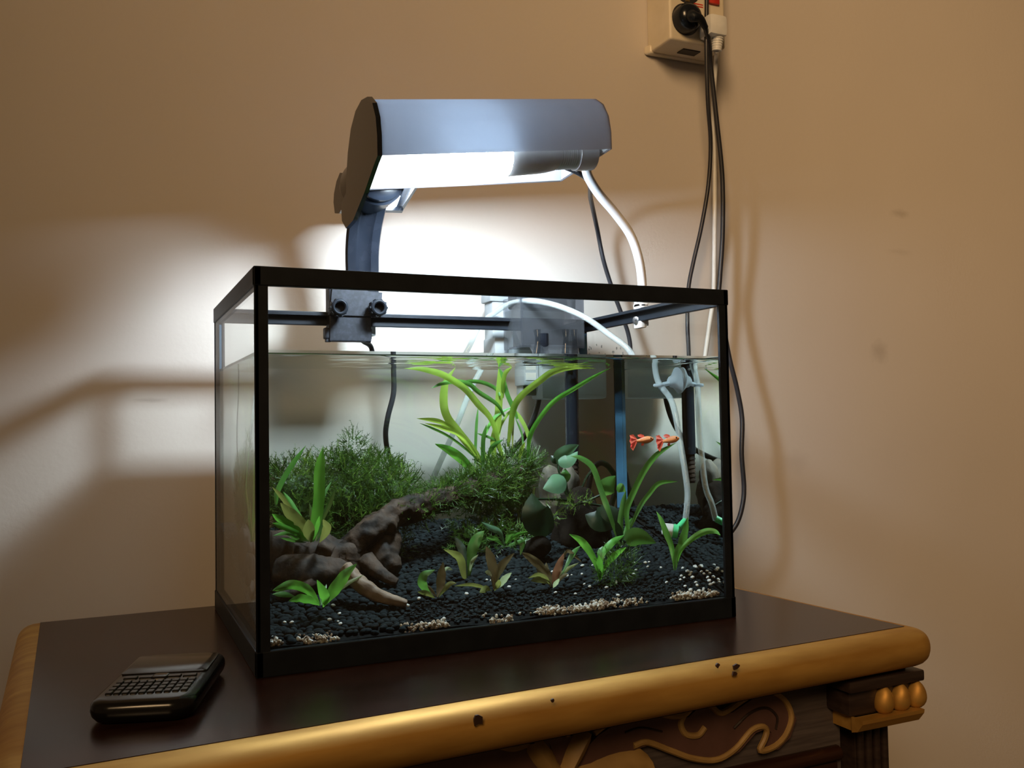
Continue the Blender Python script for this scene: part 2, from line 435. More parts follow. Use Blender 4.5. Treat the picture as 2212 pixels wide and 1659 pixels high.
# carved scroll on the apron
def ap(q, dy=0): return at(q[0], q[1], AY-dy)
outer = [(1666, 1491), (1696, 1514), (1709, 1549), (1696, 1588), (1671, 1613), (1642, 1621), (1652, 1596), (1656, 1578), (1646, 1569), (1622, 1578), (1587, 1618), (1547, 1641), (1497, 1638), (1448, 1621), (1398, 1603), (1368, 1611)]
upper = [(1666, 1491), (1617, 1504), (1572, 1534), (1552, 1539), (1527, 1519), (1497, 1526), (1477, 1544), (1448, 1546), (1413, 1536)]
spiral = [(1477, 1544), (1470, 1564), (1482, 1586), (1507, 1588), (1522, 1571)]
lft = [(1413, 1536), (1370, 1537), (1328, 1554), (1283, 1583), (1230, 1640), (1240, 1668), (1300, 1650), (1368, 1611)]
poly = upper+lft[1:]+outer[::-1][1:-1]
m = MB(); m.prism([ap(q) for q in poly], (0, -.006, 0)); m.build('carved_scroll', 'carved_wood', table)
def goldline(pts, w=.0024, dy=.006):
    P = spline([ap(q, dy) for q in pts], 5)
    mm = MB(); mm.tube(P, w, 8); return mm.build('gold_line', 'matte_gold', table, True)
goldline(outer); goldline(upper); goldline(spiral)
goldline([(1328, 1554), (1310, 1562), (1283, 1583)], .0026)
P = spline([ap(q, .0062) for q in [(1585, 1573), (1620, 1540), (1655, 1529), (1678, 1548), (1676, 1575)]], 6)
MB().tube(P, .0011, 6).build('incised_line', 'dark_wood', table, True)
P = spline([ap(q, .0062) for q in [(1350, 1582), (1385, 1572), (1430, 1580)]], 6)
MB().tube(P, .0008, 6).build('incised_line', 'dark_wood', table, True)
# left scroll and the gold petals between the two
poly = [(1174, 1588), (1129, 1611), (1099, 1616), (1055, 1603), (1015, 1609), (930, 1628), (860, 1642), (790, 1668), (800, 1720), (1150, 1720), (1190, 1640)]
m = MB(); m.prism([ap(q) for q in poly], (0, -.006, 0)); m.build('carved_scroll', 'carved_wood', table)
goldline([(1174, 1588), (1129, 1611), (1099, 1616), (1055, 1603)])
goldline([(1000, 1612), (930, 1628), (860, 1642), (790, 1668)])
poly = [(1175, 1590), (1230, 1585), (1262, 1590), (1230, 1640), (1200, 1650)]
m = MB(); m.prism([ap(q) for q in poly], (0, -.005, 0)); m.build('carved_scroll', 'carved_wood', table)
goldline([(1228, 1588), (1222, 1576), (1240, 1572)], .0022)
def petal(a, b_, w):
    A, B = ap(a, .004), ap(b_, .004); d = B-A; s = d.cross(V((0, 1, 0))).normalized()
    mm = MB(); k = 9; v = []; f = []
    for i in range(k):
        t = i/(k-1); ww = w*(.75+.25*math.sin(PI*min(1, t*1.3)))*(1 if t > .12 else .55+t*3.7)
        for j in range(5):
            u = (j-2)/2; v.append(A+d*t+s*u*ww+V((0, -.009*(1-u*u), 0)))
    for i in range(k-1):
        for j in range(4): f.append((i*5+j, i*5+j+1, i*5+5+j+1, i*5+5+j))
    mm.add(v, f); return mm.build('petal', 'matte_gold', table, True)
petal((1142, 1597), (1205, 1680), .0085); petal((1264, 1577), (1212, 1680), .0078); petal((1400, 1650), (1230, 1690), .016)

# ------------------------------------------------------------------ phone
pc = [atz(205, 1528, .012), atz(395, 1512, .012), atz(490, 1412, .012), atz(300, 1418, .012)]
ctr = sum(pc, V())/4; pyv = ((pc[2]+pc[3])-(pc[0]+pc[1])).normalized(); pyv.z = 0; pyv.normalize(); pxv = V((pyv.y, -pyv.x, 0))
PW, PL, PT = .061, .114, .0145
ctr.z = 0
phone = thing('mobile_phone', 'black keyboard phone lying face up on the table left of the aquarium', 'phone', ctr)
def pp(a, b_, z): return ctr+pxv*a+pyv*b_+V((0, 0, z))
def slab(hw, hl, rad, zs, n=8, p0=(0, 0)):
    """rounded rectangle stack: zs = [(z, inset)]"""
    v = []; f = []
    k = 4*(n+1)
    for (z, ins) in zs:
        r_ = max(rad-ins, .0005)
        for q, (sx, sy) in enumerate(((1, 1), (-1, 1), (-1, -1), (1, -1))):
            for i in range(n+1):
                a = PI/2*q+PI/2*i/n
                v.append(pp(p0[0]+sx*(hw-rad)+r_*math.cos(a), p0[1]+sy*(hl-rad)+r_*math.sin(a), z))
    for i in range(len(zs)-1):
        for j in range(k): f.append((i*k+j, i*k+(j+1) % k, (i+1)*k+(j+1) % k, (i+1)*k+j))
    f.append(tuple(range(k))[::-1]); f.append(tuple((len(zs)-1)*k+j for j in range(k)))
    return v, f
m = MB(); m.add(*slab(PW/2, PL/2, .014, [(.0005, .006), (.0015, .003), (.004, .0008), (.007, 0), (.0105, .0004), (.0125, .0018), (.0137, .0045), (.014, .007)])); m.build('body', 'phone_body', phone, True)
m = MB(); m.add(*slab(PW/2-.004, .0225, .003, [(.0135, 0), (.0146, 0), (.0148, .0006)], p0=(0, .024))); m.build('screen', 'phone_screen', phone, True)
m = MB(); m.add(*slab(.0045, .0045, .0015, [(.0138, 0), (.0150, .0002), (.0153, .001)], p0=(0, -.006))); m.build('trackpad', 'phone_screen', phone, True)
for r_ in range(4):
    for c_ in range(10):
        x_ = (c_-4.5)*.0048; y_ = -.0175-r_*.0072-.0012*(abs(c_-4.5)/4.5)**2*-1
        m = MB(); m.add(*slab(.0021, .0029, .001, [(.0136, 0), (.0146, .0001), (.0150, .0007)], n=2, p0=(x_, y_))); m.build('key', 'phone_key', phone)
for x_ in (-.018, -.0085, .0085, .018):
    m = MB(); m.add(*slab(.0042, .0028, .001, [(.0136, 0), (.0146, .0001), (.0149, .0007)], n=2, p0=(x_, -.0065))); m.build('key', 'phone_key', phone)

# ------------------------------------------------------------------ aquarium
aq = thing('aquarium', 'rectangular glass aquarium with black plastic frame standing on the dark table', 'aquarium', (W/2, D/2, 0))
RH, BH, PWD = .0135, .0175, .0098
def rim(z0, z1, name):
    m = MB(); t = .012
    m.box((-.0, -.0, z0), (W, t*.45, z1), .0008); m.box((0, D-t*.45, z0), (W, D, z1), .0008)
    m.box((0, 0, z0), (t*.45, D, z1), .0008); m.box((W-t*.45, 0, z0), (W, D, z1), .0008)
    lz = z1-.002 if z0 > .1 else z0+.008
    m.box((.002, .002, lz-.0025), (W-.002, t, lz)); m.box((.002, D-t, lz-.0025), (W-.002, D-.002, lz))
    m.box((.002, .002, lz-.0025), (t, D-.002, lz)); m.box((W-t, .002, lz-.0025), (W-.002, D-.002, lz))
    return m.build(name, 'black_plastic', aq)
rim(H-RH, H, 'top_rim'); rim(0, BH, 'bottom_rim')
for (x, y, nm) in ((0, 0, ''), (W, 0, ''), (0, D, ''), (W, D, '')):
    sx, sy = (1 if x == 0 else -1), (1 if y == 0 else -1)
    m = MB(); e = .0006
    lx, hx = sorted((x+sx*e, x+sx*PWD)); ly, hy = sorted((y+sy*e, y+sy*.0035))
    m.box((lx, ly, BH-.001), (hx, hy, H-RH+.001), .0004)
    lx, hx = sorted((x+sx*e, x+sx*.0035)); ly, hy = sorted((y+sy*e, y+sy*.0045))
    m.box((lx, ly, BH-.001), (hx, hy, H-RH+.001), .0004)
    m.build('corner_post', 'black_plastic', aq)
GT = .0032
for (lo, hi) in (((.004, .001, .004), (W-.004, .001+GT, H-.004)), ((.004, D-.001-GT, .004), (W-.004, D-.001, H-.004)),
                 ((.001, .005, .004), (.001+GT, D-.005, H-.004)), ((W-.001-GT, .005, .004), (W-.001, D-.005, H-.004))):
    MB().box(lo, hi).build('glass_pane', 'pane_glass', aq)
MB().box((.004, .004, .0015), (W-.004, D-.004, .0055)).build('base_panel', 'black_plastic', aq)
q = .0046
for (x, y) in ((q, D-q), (W-q, D-q)):
    m = MB()
    sx = 1 if x < .1 else -1
    s_ = .006 if sx < 0 else .0022
    m.prism([(x, y, .01), (x+sx*s_, y, .01), (x, y-s_*1.0, .01)], (0, 0, H-RH-.012))
    m.build('silicone_seam', 'silicone_blue', aq)
# droplets on the right pane over the water
m = MB()
for i in range(42):
    y_ = R.uniform(.17, .25); z_ = R.uniform(.226, .252); r_ = R.uniform(.0006, .0018)
    m.add([V((p.x*.0006, p.y*r_*R.uniform(.8, 1.1), p.z*r_*1.2))+V((W-.0046, y_, z_)) for p in ICO1[0]], ICO1[1])
o = m.build('droplets', 'droplet_water', aq, True); o['kind'] = 'stuff'

# ------------------------------------------------------------------ water body
wx0, wx1, wy0, wy1, wz0 = .0045, W-.0045, .0045, D-.0045, .006
def axis_samples(a, b_, n):
    e = [0, .0003, .0007, .0012, .0018, .0026, .004]
    mid = [a+.004+(b_-a-.008)*i/n for i in range(1, n)]
    return [a+q for q in e]+mid+[b_-q for q in e[::-1]]
xs, ys = axis_samples(wx0, wx1, 90), axis_samples(wy0, wy1, 60)
def wave(x, y):
    return (.00022*math.sin(95*y+30*x)+.00016*math.sin(170*y-60*x+1.3)+.00012*math.sin(260*y+110*x+.4)+.0001*noise.noise(V((x*60, y*130, 0))))
v = []; f = []; mi = []
for y in ys:
    for x in xs:
        d = min(x-wx0, wx1-x, y-wy0, wy1-y)
        fade = min(1, d/.01)
        v.append((x, y, WATER-.0005+.0030*math.exp(-d/.0011)+wave(x, y)*fade))
nx, ny = len(xs), len(ys)
for j in range(ny-1):
    for i in range(nx-1): f.append((j*nx+i, j*nx+i+1, (j+1)*nx+i+1, (j+1)*nx+i)); mi.append(1)
ntop = len(f); ztop = WATER-.0005+.0030
def side(pts, m_):
    n = len(v)
    for (x, y) in pts: v.append((x, y, wz0)); v.append((x, y, ztop))
    f.append((n, n+2, n+3, n+1)); mi.append(m_)
side([(wx0, wy0), (wx1, wy0)], 0); side([(wx1, wy0), (wx1, wy1)], 0); side([(wx1, wy1), (wx0, wy1)], 2); side([(wx0, wy1), (wx0, wy0)], 0)
n = len(v); v += [(wx0, wy0, wz0), (wx1, wy0, wz0), (wx1, wy1, wz0), (wx0, wy1, wz0)]; f.append((n+3, n+2, n+1, n)); mi.append(1)
me = bpy.data.meshes.new('water'); me.from_pydata(v, [], f); me.update()
water = link('water', me, ['water_refracting', 'water_surface', 'water_back'])
me.polygons.foreach_set('material_index', mi); me.polygons.foreach_set('use_smooth', [i < ntop for i in range(len(f))])
tag(water, 'clear water filling the black framed aquarium', 'water', kind='stuff')

# ------------------------------------------------------------------ gravel bed
def gz(x, y): return .0185+.0605*(y/.25)+.0025*noise.noise(V((x*25, y*25, 3)))
gx0, gx1, gy0, gy1 = .0056, W-.0056, .0056, D-.0056
gravel = thing('gravel_bed', 'black gravel bed sloping up to the back of the aquarium', 'gravel', (W/2, D/2, .0065))
n1, n2 = 60, 40; v = []; f = []
for j in range(n2+1):
    for i in range(n1+1):
        x = gx0+(gx1-gx0)*i/n1; y = gy0+(gy1-gy0)*j/n2; v.append((x, y, gz(x, y)-.002))
for j in range(n2):
    for i in range(n1): f.append((j*(n1+1)+i, j*(n1+1)+i+1, (j+1)*(n1+1)+i+1, (j+1)*(n1+1)+i))
def skirt(ids):
    n = len(v)
    for i in ids: v.append((v[i][0], v[i][1], .0068))
    for k in range(len(ids)-1): f.append((ids[k], n+k, n+k+1, ids[k+1]))
skirt([i for i in range(n1+1)][::1]); skirt([n2*(n1+1)+i for i in range(n1+1)]); skirt([j*(n1+1) for j in range(n2+1)]); skirt([j*(n1+1)+n1 for j in range(n2+1)])
fromlists('soil_layer', v, f, 'soil', gravel)
pebs = []
cell = .0052
j = 0
y = gy0+.003
while y < gy1-.002:
    x = gx0+.003
    while x < gx1-.002:
        xx, yy = x+R.uniform(-.0018, .0018), y+R.uniform(-.0018, .0018)
        fine = (xx > .11 and yy < .055+.02*noise.noise(V((xx*20, yy*20, 0))))
        if yy < .013 and R.random() < .6: x += cell; continue
        if not fine: pebs.append((xx, yy, R.uniform(.0026, .0040)))
        else:
            for _ in range(3): pebs.append((xx+R.uniform(-.002, .002), yy+R.uniform(-.002, .002), R.uniform(.0012, .0018)))
        x += cell
    y += cell
for k in range(500): pebs.append((R.uniform(.012, .388), R.uniform(.07, .245), R.uniform(.0028, .0042)))
def pebshape(mb, c, r_, ico):
    e = Matrix.Rotation(R.uniform(0, 6.28), 3, 'Z') @ Matrix.Rotation(R.uniform(-.5, .5), 3, 'X')
    sx, sy, sz = R.uniform(.9, 1.4), R.uniform(.75, 1.05), R.uniform(.55, .8)
    mb.add([c+e @ V((p.x*sx*r_, p.y*sy*r_, p.z*sz*r_)) for p in ico[0]], ico[1])
big = sorted([p for p in pebs if p[2] > .0025], key=lambda p: p[1]+.3*abs(p[0]-.05))
near = set(id(p) for p in big[:300])
protos = []
for k in range(6):
    m = MB(); pebshape(m, V(), 1.0, ICO2); me = bpy.data.meshes.new('pebble'); me.from_pydata([tuple(q*.0033) for q in m.v], [], m.f)
    me.materials.append(MATS['gravel_black']); me.polygons.foreach_set('use_smooth', [True]*len(me.polygons)); protos.append(me)
gl = wloc(gravel); rest = MB()
for p in pebs:
    p = tuple(p) if False else p
    c = V((min(max(p[0], gx0+.004), gx1-.004), min(max(p[1], gy0+.004), gy1-.004), gz(p[0], p[1])-.0006))
    if id(p) in near:
        o = bpy.data.objects.new('pebble', R.choice(protos)); col.objects.link(o); o.parent = gravel; o.location = c-gl
        s_ = p[2]/.0033; o.scale = (s_, s_, s_); o.rotation_euler = (0, 0, R.uniform(0, 6.28))
    else: pebshape(rest, c, p[2], ICO2 if p[2] > .0025 and p[1] < .12 else ICO1)
o = rest.build('gravel', 'gravel_black', gravel, True); o['kind'] = 'stuff'
# pale grains pressed against the front glass at the bottom
m = MB(); m2 = MB()
for k in range(2200):
    x = R.uniform(.008, .391); dens = .36+1.5*noise.noise(V((x*34, 1.7, 0)))+.5*noise.noise(V((x*120, 4.7, 0)))+(.25 if .2 < x < .32 or x < .06 else 0)+(.55 if x > .34 else 0)
    if R.random() > dens: continue
    yy = gy0+.0008+R.random()**2*.010
    z = gz(x, yy)+R.uniform(-.001, .0028)-.0012; r_ = R.uniform(.0009, .0018)
    e = m if R.random() < .28 else m2
    e.add([V((q.x*r_*R.uniform(.8, 1.1), q.y*r_*.7, q.z*r_))+V((x, yy, z)) for q in ICO1[0]], ICO1[1])
o = m.build('pale_grains', 'white_stone', gravel, True); o['kind'] = 'stuff'; o['label'] = 'white grains along the front glass'
o = m2.build('tan_grains', 'tan_stone', gravel, True); o['kind'] = 'stuff'; o['label'] = 'tan grains along the front glass'
wp = bpy.data.meshes.new('white_pebble'); wp.from_pydata([tuple(V((q.x*1.3, q.y, q.z*.8))*.0015) for q in ICO1[0]], [], ICO1[1]); wp.materials.append(MATS['white_stone'])
wp.polygons.foreach_set('use_smooth', [True]*len(wp.polygons))
spots = [(712, 1343), (733, 1330), (905, 1297), (1008, 1287), (1052, 1257), (1060, 1258), (1069, 1257), (1100, 1272), (1114, 1256), (1156, 1198), (1176, 1236), (1193, 1239), (1226, 1248), (1235, 1246), (1257, 1244), (1262, 1266), (1258, 1226), (1280, 1225), (1200, 1284), (1243, 1287), (1274, 1271), (1332, 1259), (1331, 1263), (1335, 1290), (1310, 1273), (1370, 1220), (1374, 1235), (1345, 1237), (1394, 1219), (1402, 1218), (1399, 1228), (1369, 1244), (1428, 1230), (1440, 1262), (1475, 1231), (1485, 1238), (1472, 1248), (1478, 1252), (1490, 1245), (1496, 1251), (1493, 1240), (1470, 1256), (1515, 1228), (1537, 1224), (1545, 1241), (1540, 1250), (1550, 1235), (1532, 1258), (1503, 1262), (1506, 1268), (1535, 1266), (1552, 1222), (1548, 1262), (1480, 1270), (1520, 1275), (1510, 1281), (1492, 1278), (730, 1347), (735, 1352), (880, 1312), (845, 1310), (615, 1349), (630, 1349), (720, 1312)]
for (px, py) in spots:
    lo, hi = .008, .2      # walk the line of sight to the gravel surface
    for _ in range(24):
        md = (lo+hi)/2; q = uw(px, py, md)
        if q.z > gz(q.x, q.y): lo = md
        else: hi = md
    q = uw(px, py, max(lo, .010)); q.z = gz(q.x, q.y)+.0016
    o = bpy.data.objects.new('white_pebble', wp); col.objects.link(o); o.parent = gravel; o.location = q-gl
    s_ = R.uniform(.65, 1.25)*(1.25 if px > 1420 else 1); o.scale = (s_, s_, s_); o.rotation_euler = (R.uniform(-.4, .4), R.uniform(-.4, .4), R.uniform(0, 6))

# ------------------------------------------------------------------ wood and rocks
def blob(name, c, rad, mat, parent=None, seed=0, rough=.25, freq=40, ico=ICO4, flat=1.0):
    v = []
    for p in ico[0]:
        q = V((p.x*rad[0], p.y*rad[1], p.z*rad[2]))
        n_ = noise.fractal(q*freq+V((seed, seed*2, 0)), 1.0, 2.0, 4)
        v.append(V(c)+q*(1+rough*n_))
    return fromlists(name, v, ico[1], mat, parent, True)
def limb(mb, pts, rad, n=14, seed=0, amp=.25):
    P = spline(pts, 16); k = len(P); base = len(mb.v)
    n += 8; mb.tube(P, rad, n)
    for i in range(base, len(mb.v)):
        q = mb.v[i]; r_ = rad if not isinstance(rad, (list, tuple)) else max(rad)
        ja = (i-base) % n; ang = noise.noise(V((q.x*60+seed, q.y*60, q.z*60)))+.5*noise.noise(V((q.x*190+seed, q.y*190, q.z*190)))+.8*noise.noise(V((math.cos(2*PI*ja/n)*2.6+seed, math.sin(2*PI*ja/n)*2.6, (i-base)/n*.045)))
        a = P[(i-base)//n] if (i-base)//n < k else q
        mb.v[i] = a+(q-a)*(1+amp*ang)
wood = thing('driftwood', 'dark gnarled driftwood with a branch rising right under the moss in the aquarium', 'driftwood', uw(690, 1230, .12))
m = MB()
limb(m, [uw(575, 1195, .125), uw(630, 1200, .125), uw(690, 1205, .12), uw(745, 1212, .12), uw(790, 1225, .13)], [.017, .022, .021, .017, .012], 18, 1)
limb(m, [uw(600, 1235, .11), uw(660, 1235, .10), uw(720, 1240, .10), uw(770, 1250, .10)], [.012, .014, .012, .007], 16, 2)
limb(m, [uw(690, 1185, .11), uw(720, 1195, .105)], [.010, .006], 12, 8)
m.build('stump', 'driftwood', wood, True, sharp=False)
m = MB()
limb(m, [uw(735, 1200, .115), uw(780, 1165, .118), uw(825, 1132, .125), uw(880, 1098, .14), uw(925, 1086, .15), uw(1000, 1062, .165), uw(1075, 1035, .18), uw(1150, 1005, .19)], [.008, .0115, .012, .0115, .010, .009, .007, .003], 18, 3, .35)
m.build('branch', 'driftwood', wood, True, sharp=False)
m = MB()
limb(m, [uw(748, 1228, .07), uw(775, 1258, .058), uw(805, 1280, .052), uw(840, 1294, .048), uw(878, 1304, .046)], [.0060, .0060, .0052, .0045, .0030], 12, 4, .25)
m.build('root', 'pale_root', wood, True, sharp=False)['label'] = 'pale brown root on the gravel'
m = MB()
limb(m, [uw(790, 1215, .11), uw(830, 1245, .09), uw(858, 1258, .085)], [.008, .005, .003], 12, 5); limb(m, [uw(820, 1150, .14), uw(830, 1200, .12), uw(850, 1235, .11)], [.014, .013, .009], 14, 6)
limb(m, [uw(690, 1245, .10), uw(640, 1275, .085), uw(600, 1285, .08)], [.009, .007, .004], 12, 7)
m.build('root', 'driftwood', wood, True, sharp=False)
def rockat(px, py, y, r): return V(uw(px, py, y))
o = blob('stone', uw(1258, 1150, .165), (.029, .026, .040), 'dark_rock', None, 3, .30, 32); tag(o, 'dark brown dome shaped stone under the broad leaved plant', 'stone')
o = blob('stone', uw(1200, 1085, .212), (.018, .014, .036), 'tan_rock', None, 9, .22, 38); tag(o, 'tall grey tan stone standing behind the dark dome stone', 'stone')
o = blob('stone', uw(1229, 1045, .20), (.0105, .009, .018), 'tan_rock', None, 15, .35, 60, ICO3); tag(o, 'small ragged tan stone on top of the dark dome stone', 'stone')
o = blob('stone', uw(1165, 1130, .19), (.014, .012, .02), 'tan_rock', None, 22, .35, 60, ICO3); tag(o, 'pale tan stone low behind the big dark leaf', 'stone')
o = blob('stone', uw(1160, 1180, .12), (.012, .011, .010), 'dark_rock', None, 25, .3, 60, ICO3); tag(o, 'small dark stone on the gravel left of the dome stone', 'stone')

# ------------------------------------------------------------------ plants
PXM = .00047
VIEW = V((.30, .95, 0)).normalized()
def leaf(parent, pts, wpx, mat, kind='lance', tilt=None, n=5, wav=.0, name='leaf'):
    P = spline(pts, n); k = len(P); w = wpx*PXM*.5
    tilt = R.uniform(-.5, .5) if tilt is None else tilt
    v = []; f = []; C = 5
    for i in range(k):
        t = i/(k-1)
        if kind == 'strap': ww = w*min(1, .45+t*2.2)*(1 if t < .7 else max(.03, (1-((t-.7)/.3)**1.7)))
        elif kind == 'ovate': ww = w*max(.03, math.sin(PI*min(1, (t*.96+.04)**.72))**.8)
        else: ww = w*max(.06, math.sin(PI*(t*.97+.02)**1.15)**.9 if t > .0 else .1)
        tg = (P[min(k-1, i+1)]-P[max(0, i-1)]).normalized()
        s = tg.cross(VIEW)
        s = s.normalized() if s.length > .05 else tg.orthogonal().normalized()
        s = Matrix.Rotation(tilt*(.6+.4*t), 3, tg) @ s; nn = s.cross(tg)
        for j in range(C):
            u = (j-2)/2; fold = abs(u)*ww*.22+(wav*ww*math.sin(t*22+u) if abs(u) == 1 else 0)
            q = P[i]+s*(u*ww)+nn*fold
            q.z = min(q.z, WATER-.0010); q.x = min(max(q.x, .006), W-.006); q.y = min(max(q.y, .006), D-.006)
            v.append(q)
    for i in range(k-1):
        for j in range(C-1): f.append((i*C+j, i*C+j+1, (i+1)*C+j+1, (i+1)*C+j))
    return fromlists(name, v, f, mat, parent, True)
def stem(parent, pts, r, mat, name='stem'):
    m = MB(); m.tube(spline(pts, 5), r, 6); return m.build(name, mat, parent, True)
def plant(name, label, base, depth, leaves, cat='plant'):
    """base: pixel of the crown; leaves: (pixel path, width px, material, kind, tip depth offset)"""
    b0 = uw(*base, depth)
    t = thing(name, label, cat, b0)
    for (path, w, mat, kind, dd) in leaves:
        k = len(path)
        pts = [uw(px, py, depth+dd*(i/(k-1))+ (0 if i else R.uniform(-.002, .002))) for i, (px, py) in enumerate(path)]
        leaf(t, pts, w, mat, kind, wav=.15 if kind == 'lance' else .05)
    return t
vl = [([(1040, 1010), (1029, 983), (990, 933), (966, 901), (958, 868), (963, 825), (984, 788)], 16, 'leaf_val', 'strap', .0),
 ([(1085, 985), (1063, 910), (1033, 873), (1007, 842), (981, 823), (951, 807), (910, 797), (873, 796)], 13, 'leaf_val', 'strap', -.03),
 ([(1090, 900), (1073, 873), (1034, 847), (1012, 829), (981, 824), (953, 829), (931, 839)], 9, 'leaf_mid', 'strap', -.02),
 ([(1080, 855), (1071, 840), (1044, 827), (1016, 824), (990, 828)], 8, 'leaf_mid', 'strap', .01),
 ([(1070, 1010), (1066, 960), (1074, 920), (1077, 890), (1079, 836), (1077, 788)], 15, 'leaf_val', 'strap', .0),
 ([(1118, 905), (1109, 881), (1096, 851), (1085, 812), (1077, 788)], 10, 'leaf_mid', 'strap', .0),
 ([(1086, 860), (1087, 828), (1092, 806), (1106, 790)], 9, 'leaf_val', 'strap', -.01),
 ([(1098, 965), (1104, 915), (1112, 877), (1131, 851), (1164, 825), (1196, 803), (1240, 794), (1287, 796)], 14, 'leaf_val', 'strap', -.03),
 ([(1140, 1000), (1142, 968), (1146, 940), (1164, 907), (1196, 868), (1240, 840), (1283, 814), (1320, 794)], 10, 'leaf_bright', 'strap', -.035),
 ([(1143, 955), (1138, 930), (1126, 906), (1113, 885)], 8, 'leaf_val', 'strap', .01),
 ([(1030, 985), (1000, 945), (964, 927), (917, 914)], 9, 'leaf_val', 'strap', -.02),
 ([(1020, 970), (985, 934), (960, 916), (936, 908), (900, 904)], 10, 'leaf_val', 'strap', -.01),
 ([(1030, 992), (1000, 965), (968, 942), (936, 926), (906, 914)], 5, 'leaf_mid', 'strap', -.03),
 ([(1035, 1025), (1021, 1016), (995, 990), (968, 971), (940, 959)], 18, 'leaf_bright', 'lance', -.03),
 ([(1026, 1000), (1027, 968), (1029, 920), (1033, 878)], 6, 'leaf_mid', 'strap', .01),
 ([(1042, 1010), (1043, 980), (1044, 947), (1051, 917)], 9, 'leaf_mid', 'strap', -.01),
 ([(1048, 940), (1058, 916), (1077, 893), (1112, 877)], 7, 'leaf_bright', 'strap', .0),
 ([(1078, 945), (1081, 922), (1093, 899), (1110, 880)], 6, 'leaf_val', 'strap', .01),
 ([(1107, 970), (1108, 930), (1111, 888)], 4, 'leaf_olive', 'strap', .0),
 ([(1052, 1000), (1058, 975), (1069, 960), (1087, 950)], 10, 'leaf_mid', 'lance', -.02),
 ([(1080, 955), (1055, 944), (1030, 936)], 5, 'leaf_mid', 'strap', .0),
 ([(1120, 1000), (1126, 975), (1134, 955)], 9, 'leaf_val', 'lance', -.01),
 ([(1130, 980), (1128, 940), (1112, 900)], 4, 'leaf_mid', 'strap', .01),
 ([(1060, 1010), (1050, 985), (1036, 965)], 8, 'leaf_val', 'lance', .01),
 ([(1090, 990), (1078, 965), (1072, 935)], 10, 'leaf_val', 'strap', .01)]
plant('ribbon_grass', 'tall ribbon leaved water plant in the middle reaching the water surface', (1070, 1100), .185, vl)
lp = [([(672, 1170), (684, 1120), (690, 1070), (691, 1015), (698, 966)], 19, 'leaf_bright', 'strap', -.01),
 ([(596, 1090), (600, 1060), (625, 1013), (661, 962)], 9, 'leaf_bright', 'strap', .01),
 ([(668, 1165), (654, 1137), (628, 1111), (606, 1086)], 20, 'leaf_olive', 'lance', -.02),
 ([(660, 1160), (635, 1114), (609, 1075), (588, 1052)], 9, 'leaf_olive', 'strap', .0),
 ([(655, 1162), (635, 1140), (609, 1124), (588, 1110)], 13, 'leaf_bright', 'strap', -.02),
 ([(658, 1164), (638, 1150), (609, 1137), (588, 1130)], 9, 'leaf_bright', 'strap', -.03),
 ([(650, 1168), (641, 1164), (619, 1152), (590, 1157)], 6, 'leaf_mid', 'strap', -.03),
 ([(672, 1172), (668, 1150), (666, 1122)], 20, 'leaf_olive', 'lance', -.02),
 ([(690, 1172), (700, 1155), (706, 1138), (698, 1122)], 15, 'leaf_olive', 'lance', -.02),
 ([(680, 1168), (687, 1137), (710, 1091), (726, 1050)], 9, 'leaf_mid', 'strap', .0),
 ([(684, 1120), (700, 1070), (716, 1040)], 5, 'leaf_mid', 'strap', .01),
 ([(676, 1170), (684, 1140), (690, 1115)], 8, 'leaf_bright', 'lance', -.01),
 ([(660, 1168), (648, 1150), (640, 1130)], 8, 'leaf_mid', 'lance', .0),
 ([(664, 1168), (652, 1128), (630, 1090), (612, 1062)], 10, 'leaf_bright', 'strap', .01), ([(676, 1170), (676, 1130), (668, 1085)], 8, 'leaf_mid', 'strap', .01), ([(668, 1170), (645, 1160), (622, 1128), (600, 1118)], 9, 'leaf_bright', 'lance', -.015),
 ([(684, 1170), (698, 1140), (718, 1118)], 8, 'leaf_mid', 'lance', .0), ([(662, 1172), (634, 1168), (606, 1162)], 7, 'leaf_mid', 'lance', -.02)]
plant('sword_plant', 'bushy bright green plant rooted on the driftwood stump at the left glass', (672, 1178), .10, lp)
c1 = [([(690, 1308), (684, 1300), (664, 1274), (632, 1263), (606, 1270), (589, 1276)], 15, 'leaf_bright', 'lance', .0),
 ([(640, 1290), (615, 1284), (588, 1284)], 9, 'leaf_mid', 'lance', -.005),
 ([(690, 1308), (672, 1299), (648, 1293), (624, 1298)], 15, 'leaf_bright', 'lance', -.015),
 ([(698, 1312), (702, 1296), (698, 1280), (685, 1253)], 16, 'leaf_bright', 'lance', -.01),
 ([(702, 1308), (708, 1292), (726, 1267), (745, 1241), (770, 1218)], 21, 'leaf_bright', 'lance', -.01),
 ([(704, 1306), (715, 1286), (749, 1261), (785, 1242)], 8, 'leaf_olive', 'lance', .01),
 ([(693, 1308), (697, 1285), (705, 1262)], 9, 'leaf_mid', 'lance', .015)]
plant('small_crypt', 'small bright green rosette at the front left corner of the gravel', (695, 1312), .045, c1)
c2 = [([(936, 1290), (920, 1276), (911, 1258), (917, 1241), (940, 1231)], 17, 'leaf_mid', 'lance', -.005),
 ([(944, 1290), (950, 1267), (953, 1241), (957, 1214)], 17, 'leaf_brown', 'lance', .0),
 ([(948, 1290), (959, 1274), (972, 1261), (986, 1260)], 9, 'leaf_olive', 'lance', -.005),
 ([(940, 1292), (922, 1282), (902, 1278)], 9, 'leaf_olive', 'lance', -.01),
 ([(942, 1288), (930, 1272), (920, 1264)], 5, 'leaf_brown', 'strap', .0),
 ([(952, 1240), (965, 1228), (978, 1231)], 6, 'leaf_pale', 'lance', .005)]
plant('small_crypt', 'small brownish rosette with one green leaf beside the pale root', (944, 1296), .052, c2)
